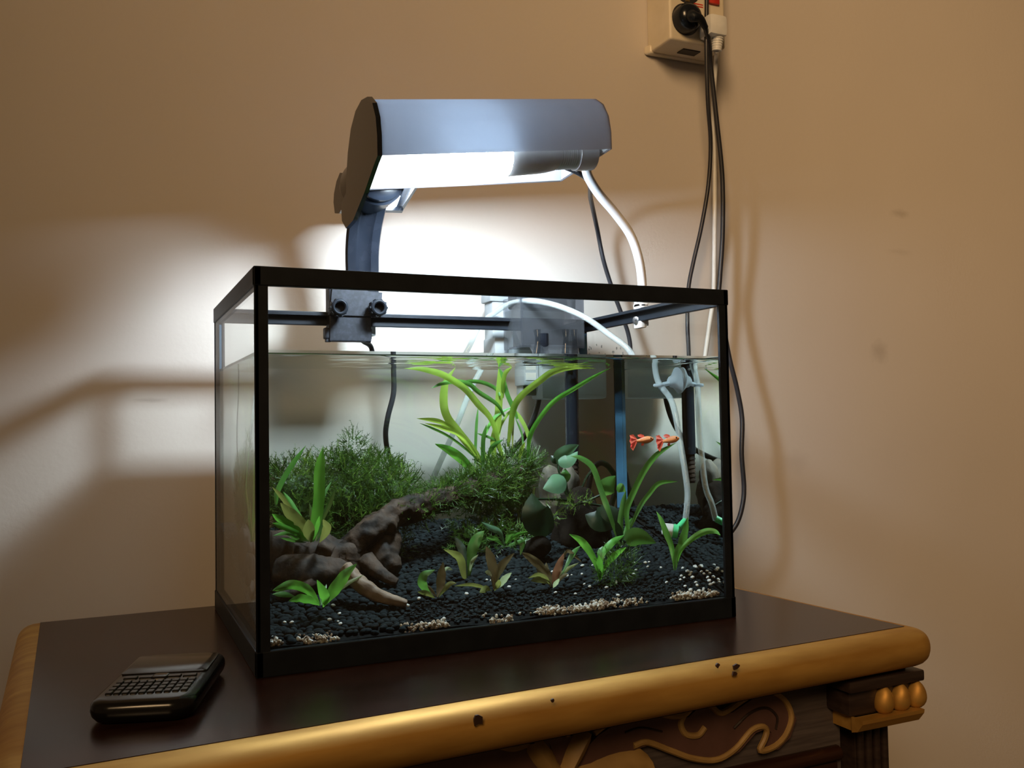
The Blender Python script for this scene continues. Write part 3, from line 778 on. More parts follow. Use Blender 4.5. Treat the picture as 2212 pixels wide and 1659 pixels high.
c3 = [([(1008, 1258), (1001, 1241), (995, 1210), (982, 1197), (959, 1187)], 15, 'leaf_olive', 'lance', -.01),
 ([(1012, 1256), (1016, 1214), (1022, 1180), (1034, 1159), (1046, 1147)], 21, 'leaf_mid', 'lance', .0),
 ([(1010, 1250), (1002, 1200), (994, 1178), (982, 1160)], 15, 'leaf_dark', 'lance', .01),
 ([(1014, 1240), (1019, 1214), (1033, 1198)], 7, 'leaf_pale', 'lance', -.005)]
plant('small_crypt', 'upright green plant in front of the stem thicket, mid gravel', (1012, 1262), .095, c3)
c4 = [([(1066, 1274), (1067, 1244), (1059, 1206), (1050, 1180)], 18, 'leaf_brown', 'lance', .0),
 ([(1069, 1272), (1072, 1246), (1088, 1218), (1111, 1195)], 16, 'leaf_brown', 'lance', .0),
 ([(1070, 1274), (1082, 1262), (1092, 1249), (1105, 1237)], 13, 'leaf_pale', 'lance', -.01),
 ([(1062, 1276), (1040, 1268), (1015, 1263), (982, 1266)], 7, 'leaf_olive', 'lance', -.01),
 ([(1060, 1276), (1050, 1272), (1036, 1280)], 12, 'leaf_olive', 'lance', -.01),
 ([(1062, 1245), (1055, 1237), (1048, 1235)], 8, 'leaf_pale', 'lance', .0),
 ([(1068, 1276), (1076, 1264), (1078, 1252)], 10, 'leaf_olive', 'lance', -.01)]
plant('small_crypt', 'brown rosette with a pale green tip leaf at the centre front', (1067, 1280), .055, c4)
c5 = [([(1190, 1268), (1187, 1244), (1165, 1220), (1143, 1203), (1127, 1194)], 15, 'leaf_brown', 'lance', -.005),
 ([(1194, 1268), (1198, 1248), (1208, 1220), (1218, 1195)], 15, 'leaf_red', 'lance', .0),
 ([(1196, 1268), (1204, 1250), (1226, 1229), (1250, 1216)], 8, 'leaf_olive', 'lance', .0),
 ([(1190, 1268), (1180, 1250), (1161, 1242), (1141, 1249)], 9, 'leaf_olive', 'lance', -.01),
 ([(1186, 1262), (1166, 1252), (1147, 1254)], 11, 'leaf_olive', 'lance', -.01),
 ([(1195, 1270), (1200, 1262), (1208, 1250)], 9, 'leaf_pale', 'lance', -.012),
 ([(1210, 1250), (1230, 1209), (1240, 1192), (1254, 1179)], 10, 'leaf_mid', 'lance', .01),
 ([(1196, 1262), (1222, 1194), (1240, 1200), (1256, 1214)], 7, 'leaf_brown', 'lance', .01),
 ([(1188, 1262), (1182, 1235), (1180, 1215)], 10, 'leaf_brown', 'lance', .005),
 ([(1190, 1266), (1172, 1245), (1158, 1228)], 8, 'leaf_brown', 'lance', .005),
 ([(1198, 1266), (1215, 1245), (1228, 1240)], 7, 'leaf_brown', 'lance', -.005)]
plant('small_crypt', 'reddish brown bushy rosette on the gravel left of the bright green rosette', (1193, 1274), .055, c5)
c6 = [([(1296, 1256), (1296, 1235), (1295, 1218), (1294, 1199)], 14, 'leaf_bright', 'lance', -.01),
 ([(1295, 1255), (1290, 1226), (1278, 1198), (1261, 1174), (1248, 1163), (1230, 1154)], 14, 'leaf_bright', 'lance', -.005),
 ([(1297, 1245), (1301, 1200), (1315, 1179), (1330, 1166), (1349, 1156)], 14, 'leaf_bright', 'lance', .005),
 ([(1298, 1252), (1308, 1224), (1324, 1205), (1339, 1192), (1353, 1182)], 13, 'leaf_bright', 'lance', -.005),
 ([(1296, 1215), (1297, 1194), (1302, 1180)], 13, 'leaf_mid', 'lance', .005)]
plant('small_crypt', 'vivid green four leaved rosette in front of the dark dome stone', (1296, 1260), .055, c6)
c7 = [([(1456, 1232), (1454, 1205), (1450, 1179), (1438, 1148), (1428, 1123), (1418, 1105)], 12, 'leaf_bright', 'lance', .015),
 ([(1459, 1232), (1463, 1196), (1474, 1176), (1481, 1146), (1486, 1117)], 20, 'leaf_mid', 'lance', .0),
 ([(1460, 1230), (1472, 1188), (1500, 1160), (1525, 1148), (1545, 1148), (1560, 1156)], 12, 'leaf_bright', 'lance', -.02)]
plant('small_crypt', 'green rosette with long arching leaf in the right front corner', (1458, 1236), .032, c7)
c8 = [([(1360, 1160), (1354, 1105), (1369, 1064), (1393, 1016), (1421, 981), (1461, 956)], 13, 'leaf_mid', 'strap', -.02),
 ([(1362, 1140), (1382, 1096), (1402, 1068), (1425, 1044), (1464, 1040)], 10, 'leaf_mid', 'strap', -.015),
 ([(1345, 1170), (1340, 1130), (1346, 1092), (1352, 1060)], 12, 'leaf_mid', 'strap', .005),
 ([(1340, 1180), (1317, 1110), (1306, 1080), (1295, 1048), (1280, 1008), (1252, 988), (1232, 985)], 12, 'leaf_mid', 'strap', .02),
 ([(1342, 1175), (1338, 1150), (1330, 1125)], 14, 'leaf_dark', 'lance', -.005),
 ([(1345, 1178), (1354, 1140), (1366, 1118)], 8, 'leaf_mid', 'strap', .01)]
plant('long_leaf_plant', 'long leaved plant arching right beneath the two orange fish', (1346, 1190), .085, c8)
# broad leaved plant on the stones
an = thing('broad_leaf_plant', 'broad heart leaved plant growing over the dark dome stone', 'plant', uw(1240, 1090, .135))
A = lambda q, y: [uw(a, b_, y+dd) for a, b_, dd in q]
leaf(an, A([(1200, 1000, 0), (1222, 980, -.004), (1250, 961, .004)], .14), 34, 'leaf_teal', 'ovate', .5)
leaf(an, A([(1206, 999, 0), (1230, 994, -.005), (1248, 975, .0)], .135), 26, 'leaf_teal', 'ovate', -.4)
leaf(an, A([(1222, 1036, 0), (1200, 1046, -.006), (1173, 1056, -.004)], .13), 40, 'leaf_teal', 'ovate', .3)
leaf(an, A([(1220, 1030, 0), (1200, 1034, -.004), (1182, 1034, .0)], .137), 18, 'leaf_teal', 'ovate', -.5)
leaf(an, A([(1223, 1042, 0), (1222, 1025, -.003), (1221, 1012, 0)], .14), 22, 'leaf_mid', 'ovate', .3)
leaf(an, A([(1302, 1068, 0), (1314, 1050, -.006), (1330, 1028, -.002)], .13), 40, 'leaf_mid', 'ovate', .3)
leaf(an, A([(1332, 1052, 0), (1342, 1056, -.003), (1351, 1062, 0)], .115), 20, 'leaf_mid', 'ovate', .2)
leaf(an, A([(1190, 1150, 0), (1158, 1112, -.010), (1149, 1066, -.004)], .12), 62, 'leaf_dark', 'ovate', .25)
leaf(an, A([(1336, 1104, 0), (1295, 1122, -.010), (1264, 1112, -.004)], .125), 50, 'leaf_dark', 'ovate', .3)
leaf(an, A([(1210, 990, 0), (1198, 992, -.003), (1190, 984, 0)], .142), 18, 'leaf_dark', 'ovate', .1)
leaf(an, A([(1352, 1170, 0), (1378, 1160, -.004), (1417, 1173, -.008)], .075), 36, 'leaf_mid', 'ovate', .2)
leaf(an, A([(1300, 1100, 0), (1318, 1115, -.004), (1335, 1140, -.004)], .115), 26, 'leaf_dark', 'ovate', -.3)
for q in ([(1158, 1078, -.01), (1220, 1080, 0), (1240, 1090, .005)], [(1240, 1092, 0), (1262, 1085, 0), (1300, 1068, 0)], [(1206, 1000, .005), (1208, 1020, .002), (1224, 1070, 0)], [(1222, 1038, 0), (1226, 1060, 0), (1240, 1090, 0)], [(1188, 1150, -.01), (1196, 1120, 0), (1230, 1092, 0)], [(1258, 1052, .01), (1268, 1030, .01), (1285, 1010, .01)], [(1332, 1104, 0), (1310, 1095, 0), (1270, 1088, 0)], [(1350, 1172, -.055), (1330, 1140, -.03), (1300, 1100, 0)]):
    stem(an, A(q, .137), .0011, 'leaf_dark')

# moss and stem thickets: fine strands, one object each
def strands(blobs, count, length, width, seed, leaflets=True, updir=.35):
    rr = random.Random(seed); v = []; f = []
    tot = sum(b_[3] for b_ in blobs)
    for _ in range(count):
        t = rr.random()*tot
        for (c, rad, ang, wgt) in blobs:
            t -= wgt
            if t <= 0: break
        while True:
            d = V((rr.uniform(-1, 1), rr.uniform(-1, 1), rr.uniform(-1, 1)))
            if .05 < d.length <= 1: break
        dl = d.length; d2 = d.normalized()*(dl**.45)
        p = V(c)+V((d2.x*rad[0], d2.y*rad[1], d2.z*rad[2]))
        g = (d2+V((rr.gauss(0, .6), rr.gauss(0, .6), rr.gauss(0, .5)+updir))).normalized()
        ln = length*rr.uniform(.45, 1.2); w = width*rr.uniform(.7, 1.2)
        s = g.cross(V((rr.gauss(0, 1), rr.gauss(0, 1), rr.gauss(0, 1))))
        if s.length < .05: continue
        s.normalize(); cur = V((rr.gauss(0, .25), rr.gauss(0, .25), rr.gauss(0, .25)))
        K = 4; n0 = len(v); q = p.copy()
        for i in range(K):
            ww = w*(1 if i < K-1 else .2)
            v.append(q-s*ww*.5); v.append(q+s*ww*.5)
            if i < K-1:
                nq = q+(g+cur*i*.5).normalized()*ln/(K-1)
                if leaflets:
                    for sg in (-1, 1):
                        l0 = q.lerp(nq, rr.uniform(.2, .8)); tip = l0+(s*sg*1.0+g*.8).normalized()*w*3.6+V((rr.gauss(0, 1), rr.gauss(0, 1), rr.gauss(0, 1)))*w*.8
                        k = len(v); v += [l0-g*w*.5, l0+g*w*.6, tip]; f.append((k, k+1, k+2))
                q = nq
        base = n0; idx = []
        # ribbon vertices are interleaved with leaflets, so find them again
        idx = [n0+i for i in range(0)]
        k = n0; rib = []
        per = 2+(6 if leaflets else 0)
        for i in range(K): rib.append((k, k+1)); k += per
        for i in range(K-1): f.append((rib[i][0], rib[i][1], rib[i+1][1], rib[i+1][0]))
    for q in v:
        q.x = min(max(q.x, .0062), W-.0062); q.y = min(max(q.y, .0062), D-.0062); q.z = min(q.z, WATER-.0012)
    return v, f
def E(px, py, y, rx, ry, dep, wgt=None):
    return (uw(px, py, y), (rx*PXM, dep, ry*PXM), 0, wgt or rx*ry)
def mossobj(name, label, layers, cat, org):
    t = thing(name, label, cat, org)
    for (blobs, cnt, ln, w, mat, seed, lf, nm) in layers:
        v, f = strands(blobs, cnt, ln, w, seed, lf)
        o = fromlists(nm, v, f, mat, t); o['kind'] = 'stuff'
    return t
mb_ = [E(640, 1055, .16, 60, 52, .022), E(720, 1050, .17, 75, 62, .026), E(800, 1050, .17, 70, 58, .026), E(855, 1060, .165, 42, 48, .02), E(640, 1110, .15, 60, 45, .02), E(750, 1110, .155, 70, 50, .022), E(830, 1105, .15, 60, 36, .018), E(900, 1100, .15, 35, 22, .012), E(860, 1185, .15, 24, 30, .012, 300)]
spk = [E(764, 975, .17, 20, 34, .008), E(822, 1000, .17, 22, 22, .009), E(740, 1005, .17, 16, 18, .008), E(600, 1030, .165, 15, 16, .008)]
mossobj('moss_clump', 'big bushy clump of dark green moss on the driftwood at left', [
    (mb_, 5200, .0125, .00062, 'moss_green', 1, True, 'moss_strands'), (mb_, 1300, .0135, .0006, 'moss_bright', 2, True, 'moss_tips'),
    (spk, 520, .011, .00055, 'moss_green', 3, True, 'moss_strands')], 'moss', uw(750, 1160, .16))
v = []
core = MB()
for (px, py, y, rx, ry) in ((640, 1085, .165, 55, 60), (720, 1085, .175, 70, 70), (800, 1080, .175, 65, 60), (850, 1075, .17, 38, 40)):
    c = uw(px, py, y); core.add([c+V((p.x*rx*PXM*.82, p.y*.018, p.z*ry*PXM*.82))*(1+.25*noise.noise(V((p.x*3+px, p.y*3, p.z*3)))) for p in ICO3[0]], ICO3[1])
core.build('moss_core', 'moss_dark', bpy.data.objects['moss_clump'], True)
br = [E(905, 1092, .148, 35, 16, .010), E(960, 1068, .155, 45, 24, .012), E(1010, 1055, .165, 45, 34, .014), E(1060, 1040, .175, 48, 44, .016), E(1105, 1010, .185, 45, 36, .015), E(1145, 1000, .19, 26, 22, .010), E(1060, 1075, .175, 55, 30, .014), E(1110, 1045, .185, 36, 30, .012)]
mossobj('moss_clump', 'moss tied along the rising driftwood branch in the middle', [
    (br, 2600, .0115, .0006, 'moss_green', 5, True, 'moss_strands'), (br, 900, .012, .00058, 'moss_bright', 6, True, 'moss_tips')], 'moss', uw(1040, 1060, .17))
fr = [E(1338, 1225, .06, 36, 30, .012), E(1320, 1245, .055, 30, 20, .010)]
mossobj('moss_clump', 'low dark feathery moss tuft right of the vivid green rosette', [(fr, 420, .013, .0005, 'moss_green', 8, True, 'moss_strands')], 'moss', uw(1330, 1250, .058))
fr = [E(1245, 1085, .128, 34, 10, .006), E(1195, 1105, .128, 14, 22, .006)]
mossobj('moss_clump', 'thin moss wisps on top of the dark dome stone', [(fr, 130, .010, .0005, 'moss_bright', 9, True, 'moss_strands')], 'moss', uw(1230, 1090, .13))
# stem thicket under the branch
th = thing('stem_plant', 'thicket of thin leafy stems hanging below the mossy branch', 'plant', uw(1060, 1170, .19))
for k in range(17):
    px = R.uniform(985, 1150); y = R.uniform(.175, .215)
    stem(th, [uw(px+R.uniform(-8, 8), 1170, y), uw(px, 1115, y), uw(px+R.uniform(-14, 14), 1050, y)], .0008 if k % 4 else .0014, 'leaf_olive')
bl = [E(1010, 1110, .19, 40, 45, .014), E(1065, 1105, .195, 45, 45, .014), E(1115, 1100, .195, 34, 50, .014)]
v, f = strands(bl, 620, .009, .0009, 11, True); o = fromlists('leaflets', v, f, 'moss_green', th); o['kind'] = 'stuff'
bl = [E(1085, 1160, .15, 55, 22, .012), E(1010, 1175, .15, 40, 24, .012)]
v, f = strands(bl, 230, .014, .0012, 12, True); o = fromlists('leaflets', v, f, 'moss_green', th); o['kind'] = 'stuff'
c9 = [([(1090, 1180), (1080, 1150), (1060, 1140), (1040, 1128)], 12, 'leaf_teal', 'lance', -.01), ([(1092, 1180), (1100, 1155), (1118, 1150)], 10, 'leaf_mid', 'lance', -.01),
      ([(1092, 1178), (1112, 1158), (1140, 1148)], 8, 'leaf_bright', 'lance', -.01), ([(1088, 1180), (1070, 1165), (1050, 1160)], 9, 'leaf_mid', 'lance', -.01), ([(1094, 1180), (1120, 1170), (1140, 1165)], 7, 'leaf_mid', 'lance', .0), ([(1124, 1200), (1128, 1180), (1136, 1158)], 9, 'leaf_mid', 'lance', .0)]
plant('bushy_plant', 'bushy fine green plant under the stem thicket, left of the big dark leaf', (1090, 1190), .135, c9)

# ------------------------------------------------------------------ fish
def fish(label, px, py, y, head, sc):
    c = uw(px, py, y)
    t = thing('fish', label, 'fish', c, 'orange fish in open water')
    hd = V(head).normalized(); sd_ = V((0, 0, 1)).cross(hd).normalized(); uz = hd.cross(sd_)
    P = lambda a, s, u: c+(hd*a+sd_*s+uz*u)*sc
    prof = [(.0085, .0004, .0004), (.0078, .0011, .0012), (.0062, .0017, .0021), (.004, .0020, .0027), (.0012, .0019, .0027), (-.0016, .0014, .0020), (-.004, .0009, .0013), (-.0058, .0006, .0011)]
    v = []; f = []; n = 12
    for (a, s, u) in prof:
        for j in range(n):
            w = 2*PI*j/n; v.append(P(a, s*math.cos(w), u*math.sin(w)-.0003))
    for i in range(len(prof)-1):
        for j in range(n): f.append((i*n+j, i*n+(j+1) % n, (i+1)*n+(j+1) % n, (i+1)*n+j))
    f += [tuple(range(n)), tuple((len(prof)-1)*n+j for j in range(n))]
    m = MB(); m.add(v, f); m.build('body', 'fish_orange', t, True)
    def fan(name, root, rim_):
        m = MB(); k = len(rim_); vv = [P(*root[0]), P(*root[1])]+[P(*q) for q in rim_]
        ff = [(0, 2+i, 3+i) for i in range(k-1)]+[(0, 1, 2+k-1)]
        m.add(vv, ff); return m.build(name, 'fish_fin', t)
    fan('tail_fin', ((-.0050, 0, .001), (-.0050, 0, -.001)), [(-.0080, .0004, .0052), (-.0112, .0010, .0050), (-.0106, -.0003, .0026), (-.0118, .0006, .0006), (-.0108, -.0004, -.0022), (-.0116, .0008, -.0046), (-.0098, .0002, -.0074), (-.0080, -.0003, -.0052)])
    fan('dorsal_fin', ((.001, 0, .0022), (-.0018, 0, .0016)), [(.0008, 0, .0036), (-.0018, .0005, .0048), (-.0045, .0007, .0044), (-.0042, 0, .003)])
    fan('anal_fin', ((.0002, 0, -.0026), (-.0016, 0, -.0022)), [(-.0002, 0, -.0042), (-.0020, .0003, -.0046), (-.0026, 0, -.0034)])
    for s in (-1, 1):
        m = MB(); e = P(.0066, .0015*s, .0005); m.add([e+p*.00062*sc for p in ICO2[0]], ICO2[1]); m.build('eye', 'fish_eye', t, True)
fish('orange fish with a plain fan tail nearer the blue corner seam', 1390, 950, .050, (.80, -.50, .10), 1.12)
fish('orange fish with a ragged spread tail nearer the air tube, modelled for a reflection', 1446, 950, .046, (.70, -.62, .16), 1.15)  # second fish modelled in place of a mirror image in the right pane

# ------------------------------------------------------------------ air hose, suction cup, diffuser
HOSE = .0030
hp = [uw(920, 1075, D-.006)+V((0, 0, 0))]
def outw(px, py, y):   # a point behind the tank as it shows through the water
    q = uw(px, py, D-.0045); d = uw(px, py, D-.0045)-uw(px, py, D-.0145); return q+d*((y-(D-.0045))/d.y)
pts = [outw(915, 1080, .300), outw(950, 1000, .298), outw(985, 922, .295), outw(1020, 835, .292), at(1012, 752, .290), at(1035, 705, .285), at(1068, 676, .270), at(1105, 655, .240), at(1150, 650, .205), at(1205, 661, .18), at(1262, 685, .155), at(1315, 722, .135), at(1363, 762, .120),
       V((.374, .105, .206)), uw(1452, 870, .088), uw(1470, 960, .078), uw(1484, 1050, .068), uw(1484, 1090, .062), uw(1480, 1128, .060)]
hose = MB(); hose.tube(spline(pts, 7), HOSE, 12)
o = hose.build('air_hose', 'clear_hose', None, True, org=pts[-1]); tag(o, 'clear hose arching over the back rim and down to the diffuser', 'hose')
cup = thing('suction_cup', 'milky suction cup holding the clear hose on the right pane just under water', 'suction cup', (W-.0052, .100, .202))
m = MB(); m.lathe([(0, .0125), (.0015, .0125), (.004, .0095), (.007, .006), (.010, .005), (.012, .003)], (W-.0050, .100, .206), (-1, 0, -.15), 20); m.build('cup', 'milky_rubber', cup, True)
m = MB(); ringp = [V((.374, .102, .2015))+V((math.cos(a)*.0042, math.sin(a)*.0042, 0)) for a in [2*PI*i/14 for i in range(15)]]
m.tube(ringp, .0016, 8); m.tube([(W-.015, .100, .2035), (.378, .102, .2020)], .0022, 8); m.build('clip', 'milky_rubber', cup, True)
dq = uw(1452, 1146, .058)
dif = thing('air_diffuser', 'white air stone with green cap at the bottom end of the clear hose', 'air diffuser', dq)
e0, e1 = uw(1430, 1142, .058), uw(1466, 1149, .052)
ax = (e1-e0)
m = MB(); m.lathe([(0, .003), (.001, .0052), (ax.length*.62, .0060), (ax.length*.66, .0055)], e0, ax, 18); m.build('stone', 'white_stone', dif, True)
m = MB(); m.lathe([(ax.length*.66, .0062), (ax.length*.95, .0062), (ax.length*1.0, .0048), (ax.length*.97, .0030)], e0, ax, 18); m.tube([e0.lerp(e1, .8), uw(1480, 1125, .060)], .0032, 10); m.build('cap', 'diffuser_green', dif, True)

# ------------------------------------------------------------------ hang-on filter behind the tank
fx0, fx1 = .310, .384
hob = thing('hang_on_filter', 'hang-on filter with grey box behind the back glass and clear spout inside', 'filter', ((fx0+fx1)/2, D+.04, .192))
m = MB().box((fx0, D+.0022, .192), (fx1, D+.040, .292), .004); m.build('filter_box', 'frosted_box', hob, True)
m = MB().box((fx0-.017, D+.010, .206), (fx0-.0005, D+.044, .262), .003); m.tube([(fx0-.008, D+.03, .262), (fx0-.008, D+.03, .285)], .006, 12); m.build('motor', 'grey_filter_plastic', hob, True)
m = MB().box((fx0-.015, D+.0094, .2115), (fx0-.004, D+.0102, .219)); m.build('sticker', 'white_plastic', hob)
q0, q1 = at(1058, 641, .285), at(1102, 760, .285)
m = MB().box((q0.x, .279, .196), (q1.x+.006, .303, q0.z-.004), .003); m.box((q0.x-.003, .277, q0.z-.006), (q1.x+.008, .305, q0.z+.004), .002); m.build('media_box', 'grey_filter_plastic', hob, True)
r0, r1 = at(1121, 640, .222), at(1256, 640, .222)
rz0, rz1 = .247, .302
# spout: open clear tray with a lip over the rim
m = MB()
m.box((r0.x, .217, rz0), (r1.x, .219, rz1)); m.box((r0.x, .217, rz0), (r0.x+.002, D+.006, rz1)); m.box((r1.x-.002, .217, rz0), (r1.x, D+.006, rz1)); m.box((r0.x, .217, rz0), (r1.x, D-.008, rz0+.002))
m.prism([(r0.x+.010, .217, rz0+.003), (r0.x+.010, .209, rz0-.008), (r0.x+.010, .211, rz0-.008), (r0.x+.010, .221, rz0+.002)], (r1.x-r0.x-.020, 0, 0))
m.build('spout', 'clear_reservoir', hob)
m = MB().box((r0.x+.0022, .2192, rz0+.0022), (r1.x-.0022, D-.014, rz1-.024)); m.build('filter_sponge', 'dusty_black_plastic', hob)
m = MB().box((r0.x+.001, .232, rz1-.012), (r1.x-.001, D-.003, rz1+.006), .003); m.build('lid', 'black_plastic', hob, True)
ix, iy = uw(1233, 800, .222).x, .222
m = MB(); m.tube([(ix, iy, .262), (ix+.0005, iy, .205), uw(1237, 990, .222)], .0070, 16); m.build('intake_tube', 'glossy_black_plastic', hob, True)
ib = uw(1237, 990, .222)
m = MB(); m.tube([ib+V((0, 0, .001)), ib+V((0, 0, -.030))], .0058, 14)
for k in range(6): m.tube([ib+V((0, 0, -.004-k*.0045)), ib+V((0, 0, -.0055-k*.0045))], .0064, 14)
m.build('strainer', 'driftwood', hob, True)
# falling sheet of water
m = MB()
for (px, y_) in ((1160, .206), (1222, .205), (1240, .207)):
    a, b_ = at(px, 712, y_), at(px+R.uniform(-6, 6), 764, y_)
    m.tube(spline([a, a.lerp(b_, .5)+V((R.uniform(-.003, .003), 0, 0)), b_], 6), [.004, .0025, .0032, .0040], 10)
o = m.build('water_fall', 'droplet_water', hob, True); o['label'] = 'thin streams of water falling from the spout'
m = MB()
for k in range(60):
    c = V((R.uniform(r0.x+.004, r1.x-.03), R.uniform(.200, .212), R.uniform(WATER, WATER+.009)))
    r_ = R.uniform(.0008, .0024); m.add([c+p*r_ for p in ICO1[0]], ICO1[1])
o = m.build('foam', 'milky_rubber', hob, True); o['kind'] = 'stuff'

# ------------------------------------------------------------------ black clip-on lamp
cl = thing('clip_on_lamp', 'black clip-on lamp with curved arm clamped to the back rim by two thumb screws', 'lamp', at(772, 735, .25))
y1 = .236
m = MB()
P0 = [at(718, 622, y1), at(826, 632, y1), at(822, 684, y1), at(712, 680, y1)]
# front jaw
m.prism(P0[::-1], (0, .012, 0)); a, c = at(704, 703, y1), at(806, 733, y1)
m.box((a.x, y1+.003, c.z), (c.x, y1+.014, H-RH-.003), .0015)
m.box((a.x+.001, y1+.004, c.z-.003), (a.x+.006, y1+.010, c.z), .0005); m.box((c.x-.006, y1+.004, c.z-.003), (c.x-.001, y1+.010, c.z), .0005)
m.box((a.x+.004, y1+.002, H-.030), (c.x-.001, D-.006, H+.022), .001)
m.build('clamp', 'dusty_black_plastic', cl)
a, c = at(705, 620, .272), at(742, 672, .272)
m = MB().box((a.x, D+.004, H-.022), (at(806, 640, .272).x, D+.020, a.z+.004), .002); m.build('back_jaw', 'grey_filter_plastic', cl)
for (px, py) in ((735, 663), (820, 664)):
    q = at(px, py, y1-.017)
    m = MB(); m.lathe([(.007, .0006), (.007, .0046), (.0006, .0050), (-.0004, .0062), (.0002, .0074), (.0014, .0082), (.012, .0082), (.0135, .0068), (.018, .0040), (.024, .0040)], q, (0, 1, 0), 20)
    for k in range(10):
        a_ = 2*PI*k/10; m.tube([q+V((math.cos(a_)*.0080, .0015, math.sin(a_)*.0080)), q+V((math.cos(a_)*.0080, .0115, math.sin(a_)*.0080))], .0012, 6)
    kn = m.build('thumb_screw', 'black_plastic', cl, True)
# arm: wide curved strap with a groove
ctrl = [(783, 640, .240), (783, 590, .240), (783, 540, .236), (788, 490, .228), (798, 445, .216), (806, 405, .204)]
P = spline([at(px, py, y) for px, py, y in ctrl], 6); half = [.0170, .0170, .0172, .0175, .0170, .0150]
v = []; f = []; cs = [(-1, 0), (-.9, -.0035), (-.45, -.004), (-.25, -.0015), (.25, -.0015), (.45, -.004), (.9, -.0035), (1, 0), (.9, .004), (-.9, .004)]
for i, p in enumerate(P):
    tg = (P[min(len(P)-1, i+1)]-P[max(0, i-1)]).normalized(); sdv = V((1, .0, 0)); sdv = (sdv-tg*sdv.dot(tg)).normalized(); nn = sdv.cross(tg)
    if nn.y > 0: nn = -nn
    t = i/(len(P)-1)*(len(half)-1); hw = half[int(t)]+(half[min(len(half)-1, int(t)+1)]-half[int(t)])*(t % 1)
    for (u, w) in cs: v.append(p+sdv*u*hw-nn*w)
n = len(cs)
for i in range(len(P)-1):
    for j in range(n): f.append((i*n+j, i*n+(j+1) % n, (i+1)*n+(j+1) % n, (i+1)*n+j))
f += [tuple(range(n)), tuple((len(P)-1)*n+j for j in range(n))]
m = MB(); m.add(v, f); m.build('arm', 'glossy_black_plastic', cl, True)
# hinge, its drum enlarged and lowered to block light to the left
hq = at(806, 392, .197)
m = MB(); m.lathe([(-.028, .010), (-.0275, .0205), (-.025, .0240), (-.018, .0245), (-.017, .0268), (.022, .0268), (.024, .0245), (.036, .0240), (.039, .0200), (.040, .010)], hq, (0, 1, 0), 32)
m.build('hinge', 'glossy_black_plastic', cl, True)
# lamp head: shallow tray, black shell and white underside, seen from below
hc = [at(726, 449, .262), at(866, 453, .262)]
bx = (hc[1]-hc[0]).normalized(); HL = (hc[1]-hc[0]).length
bk = V((.0, -.62, .15)).normalized()       # from the front edge towards the back, rising
nrm = bx.cross(bk).normalized()
if nrm.z < 0: nrm = -nrm
HD = .052
def hp_(a, b_, h): return hc[0]+bx*a+bk*b_+nrm*h
m = MB()
prof = [(0, 0), (0, .006), (.006, .013), (.020, .019), (.036, .020), (.048, .013), (HD, .004), (HD, 0), (HD-.002, 0), (HD-.002, .003), (.047, .0115), (.036, .018), (.020, .017), (.007, .0115), (.002, .005), (.002, 0)]
K = len(prof); v = [hp_(0, a, h) for a, h in prof]+[hp_(HL, a, h) for a, h in prof]
f = [(i, (i+1) % K, K+(i+1) % K, K+i) for i in range(K)]
m.add(v, f)
cap = [(0, -.001), (0, .006), (.006, .013), (.020, .019), (.036, .020), (.048, .013), (HD, .004), (HD, -.001)]
m.prism([hp_(-.002, a, h) for a, h in [(0, -.006), (0, .006), (.006, .013), (.020, .019), (.036, .020), (.048, .013), (HD, .004), (HD, -.006), (.036, -.014), (.016, -.014)]], bx*.003); m.prism([hp_(HL-.001, a, h) for a, h in cap], bx*.003)
m.add(*(lambda c0, c1: ([hp_(-.001, -.0015, -.003), hp_(HL+.001, -.0015, -.003), hp_(HL+.001, .004, -.003), hp_(-.001, .004, -.003), hp_(-.001, -.0015, .005), hp_(HL+.001, -.0015, .005), hp_(HL+.001, .004, .002), hp_(-.001, .004, .002)], [(0, 1, 2, 3), (4, 7, 6, 5), (0, 4, 5, 1), (1, 5, 6, 2), (2, 6, 7, 3), (3, 7, 4, 0)]))(0, 0))
m.build('lamp_head', 'glossy_black_plastic', cl, True)
x0_, x1_ = .018, .062
m = MB(); m.add([hp_(x0_, .004, .0015), hp_(x1_, .004, .0015), hp_(x1_, HD-.012, .0095), hp_(x0_, HD-.012, .0095), hp_(x0_, .004, .0023), hp_(x1_, .004, .0023), hp_(x1_, HD-.012, .0103), hp_(x0_, HD-.012, .0103)], [(0, 1, 2, 3), (4, 7, 6, 5), (0, 4, 5, 1), (1, 5, 6, 2), (2, 6, 7, 3), (3, 7, 4, 0)])
m.build('light_panel', 'panel_glow', cl)

# ------------------------------------------------------------------ hood lamp
FR_, FL_ = at(1322, 322, .060), at(824, 336, .060)
axh = (FR_-FL_); HLN = axh.length; axn = axh.normalized()
hl = thing('hood_lamp', 'grey half round hood lamp glowing white over the aquarium', 'lamp', (FL_+FR_)/2)
prof = [(0, 0), (.0005, .016), (.004, .031), (.013, .045), (.027, .0545), (.046, .058), (.065, .055), (.081, .045), (.092, .028), (.098, .010), (.100, -.005)]
def sect(sc_, th): # profile offset outwards/inwards by th about its middle
    c = (.05, .015); return [(c[0]+(a-c[0])*(1+th/.045), c[1]+(b_-c[1])*(1+th/.045)) for a, b_ in prof]
def hpnt(s, a, b_): return FL_+axn*s+V((0, a, b_))
def shell(th0, th1, s0, s1, name, mat):
    A0, A1 = sect(1, th0), sect(1, th1); ring = A0+A1[::-1]; K = len(ring)
    st = [s0+(s1-s0)*i/8 for i in range(9)]
    v = [hpnt(s, a, b_) for s in st for a, b_ in ring]; f = []
    for i in range(8):
        for j in range(K): f.append((i*K+j, i*K+(j+1) % K, (i+1)*K+(j+1) % K, (i+1)*K+j))
    f += [tuple(range(K)), tuple(8*K+j for j in range(K))]
    m = MB(); m.add(v, f); return m.build(name, mat, hl, True)
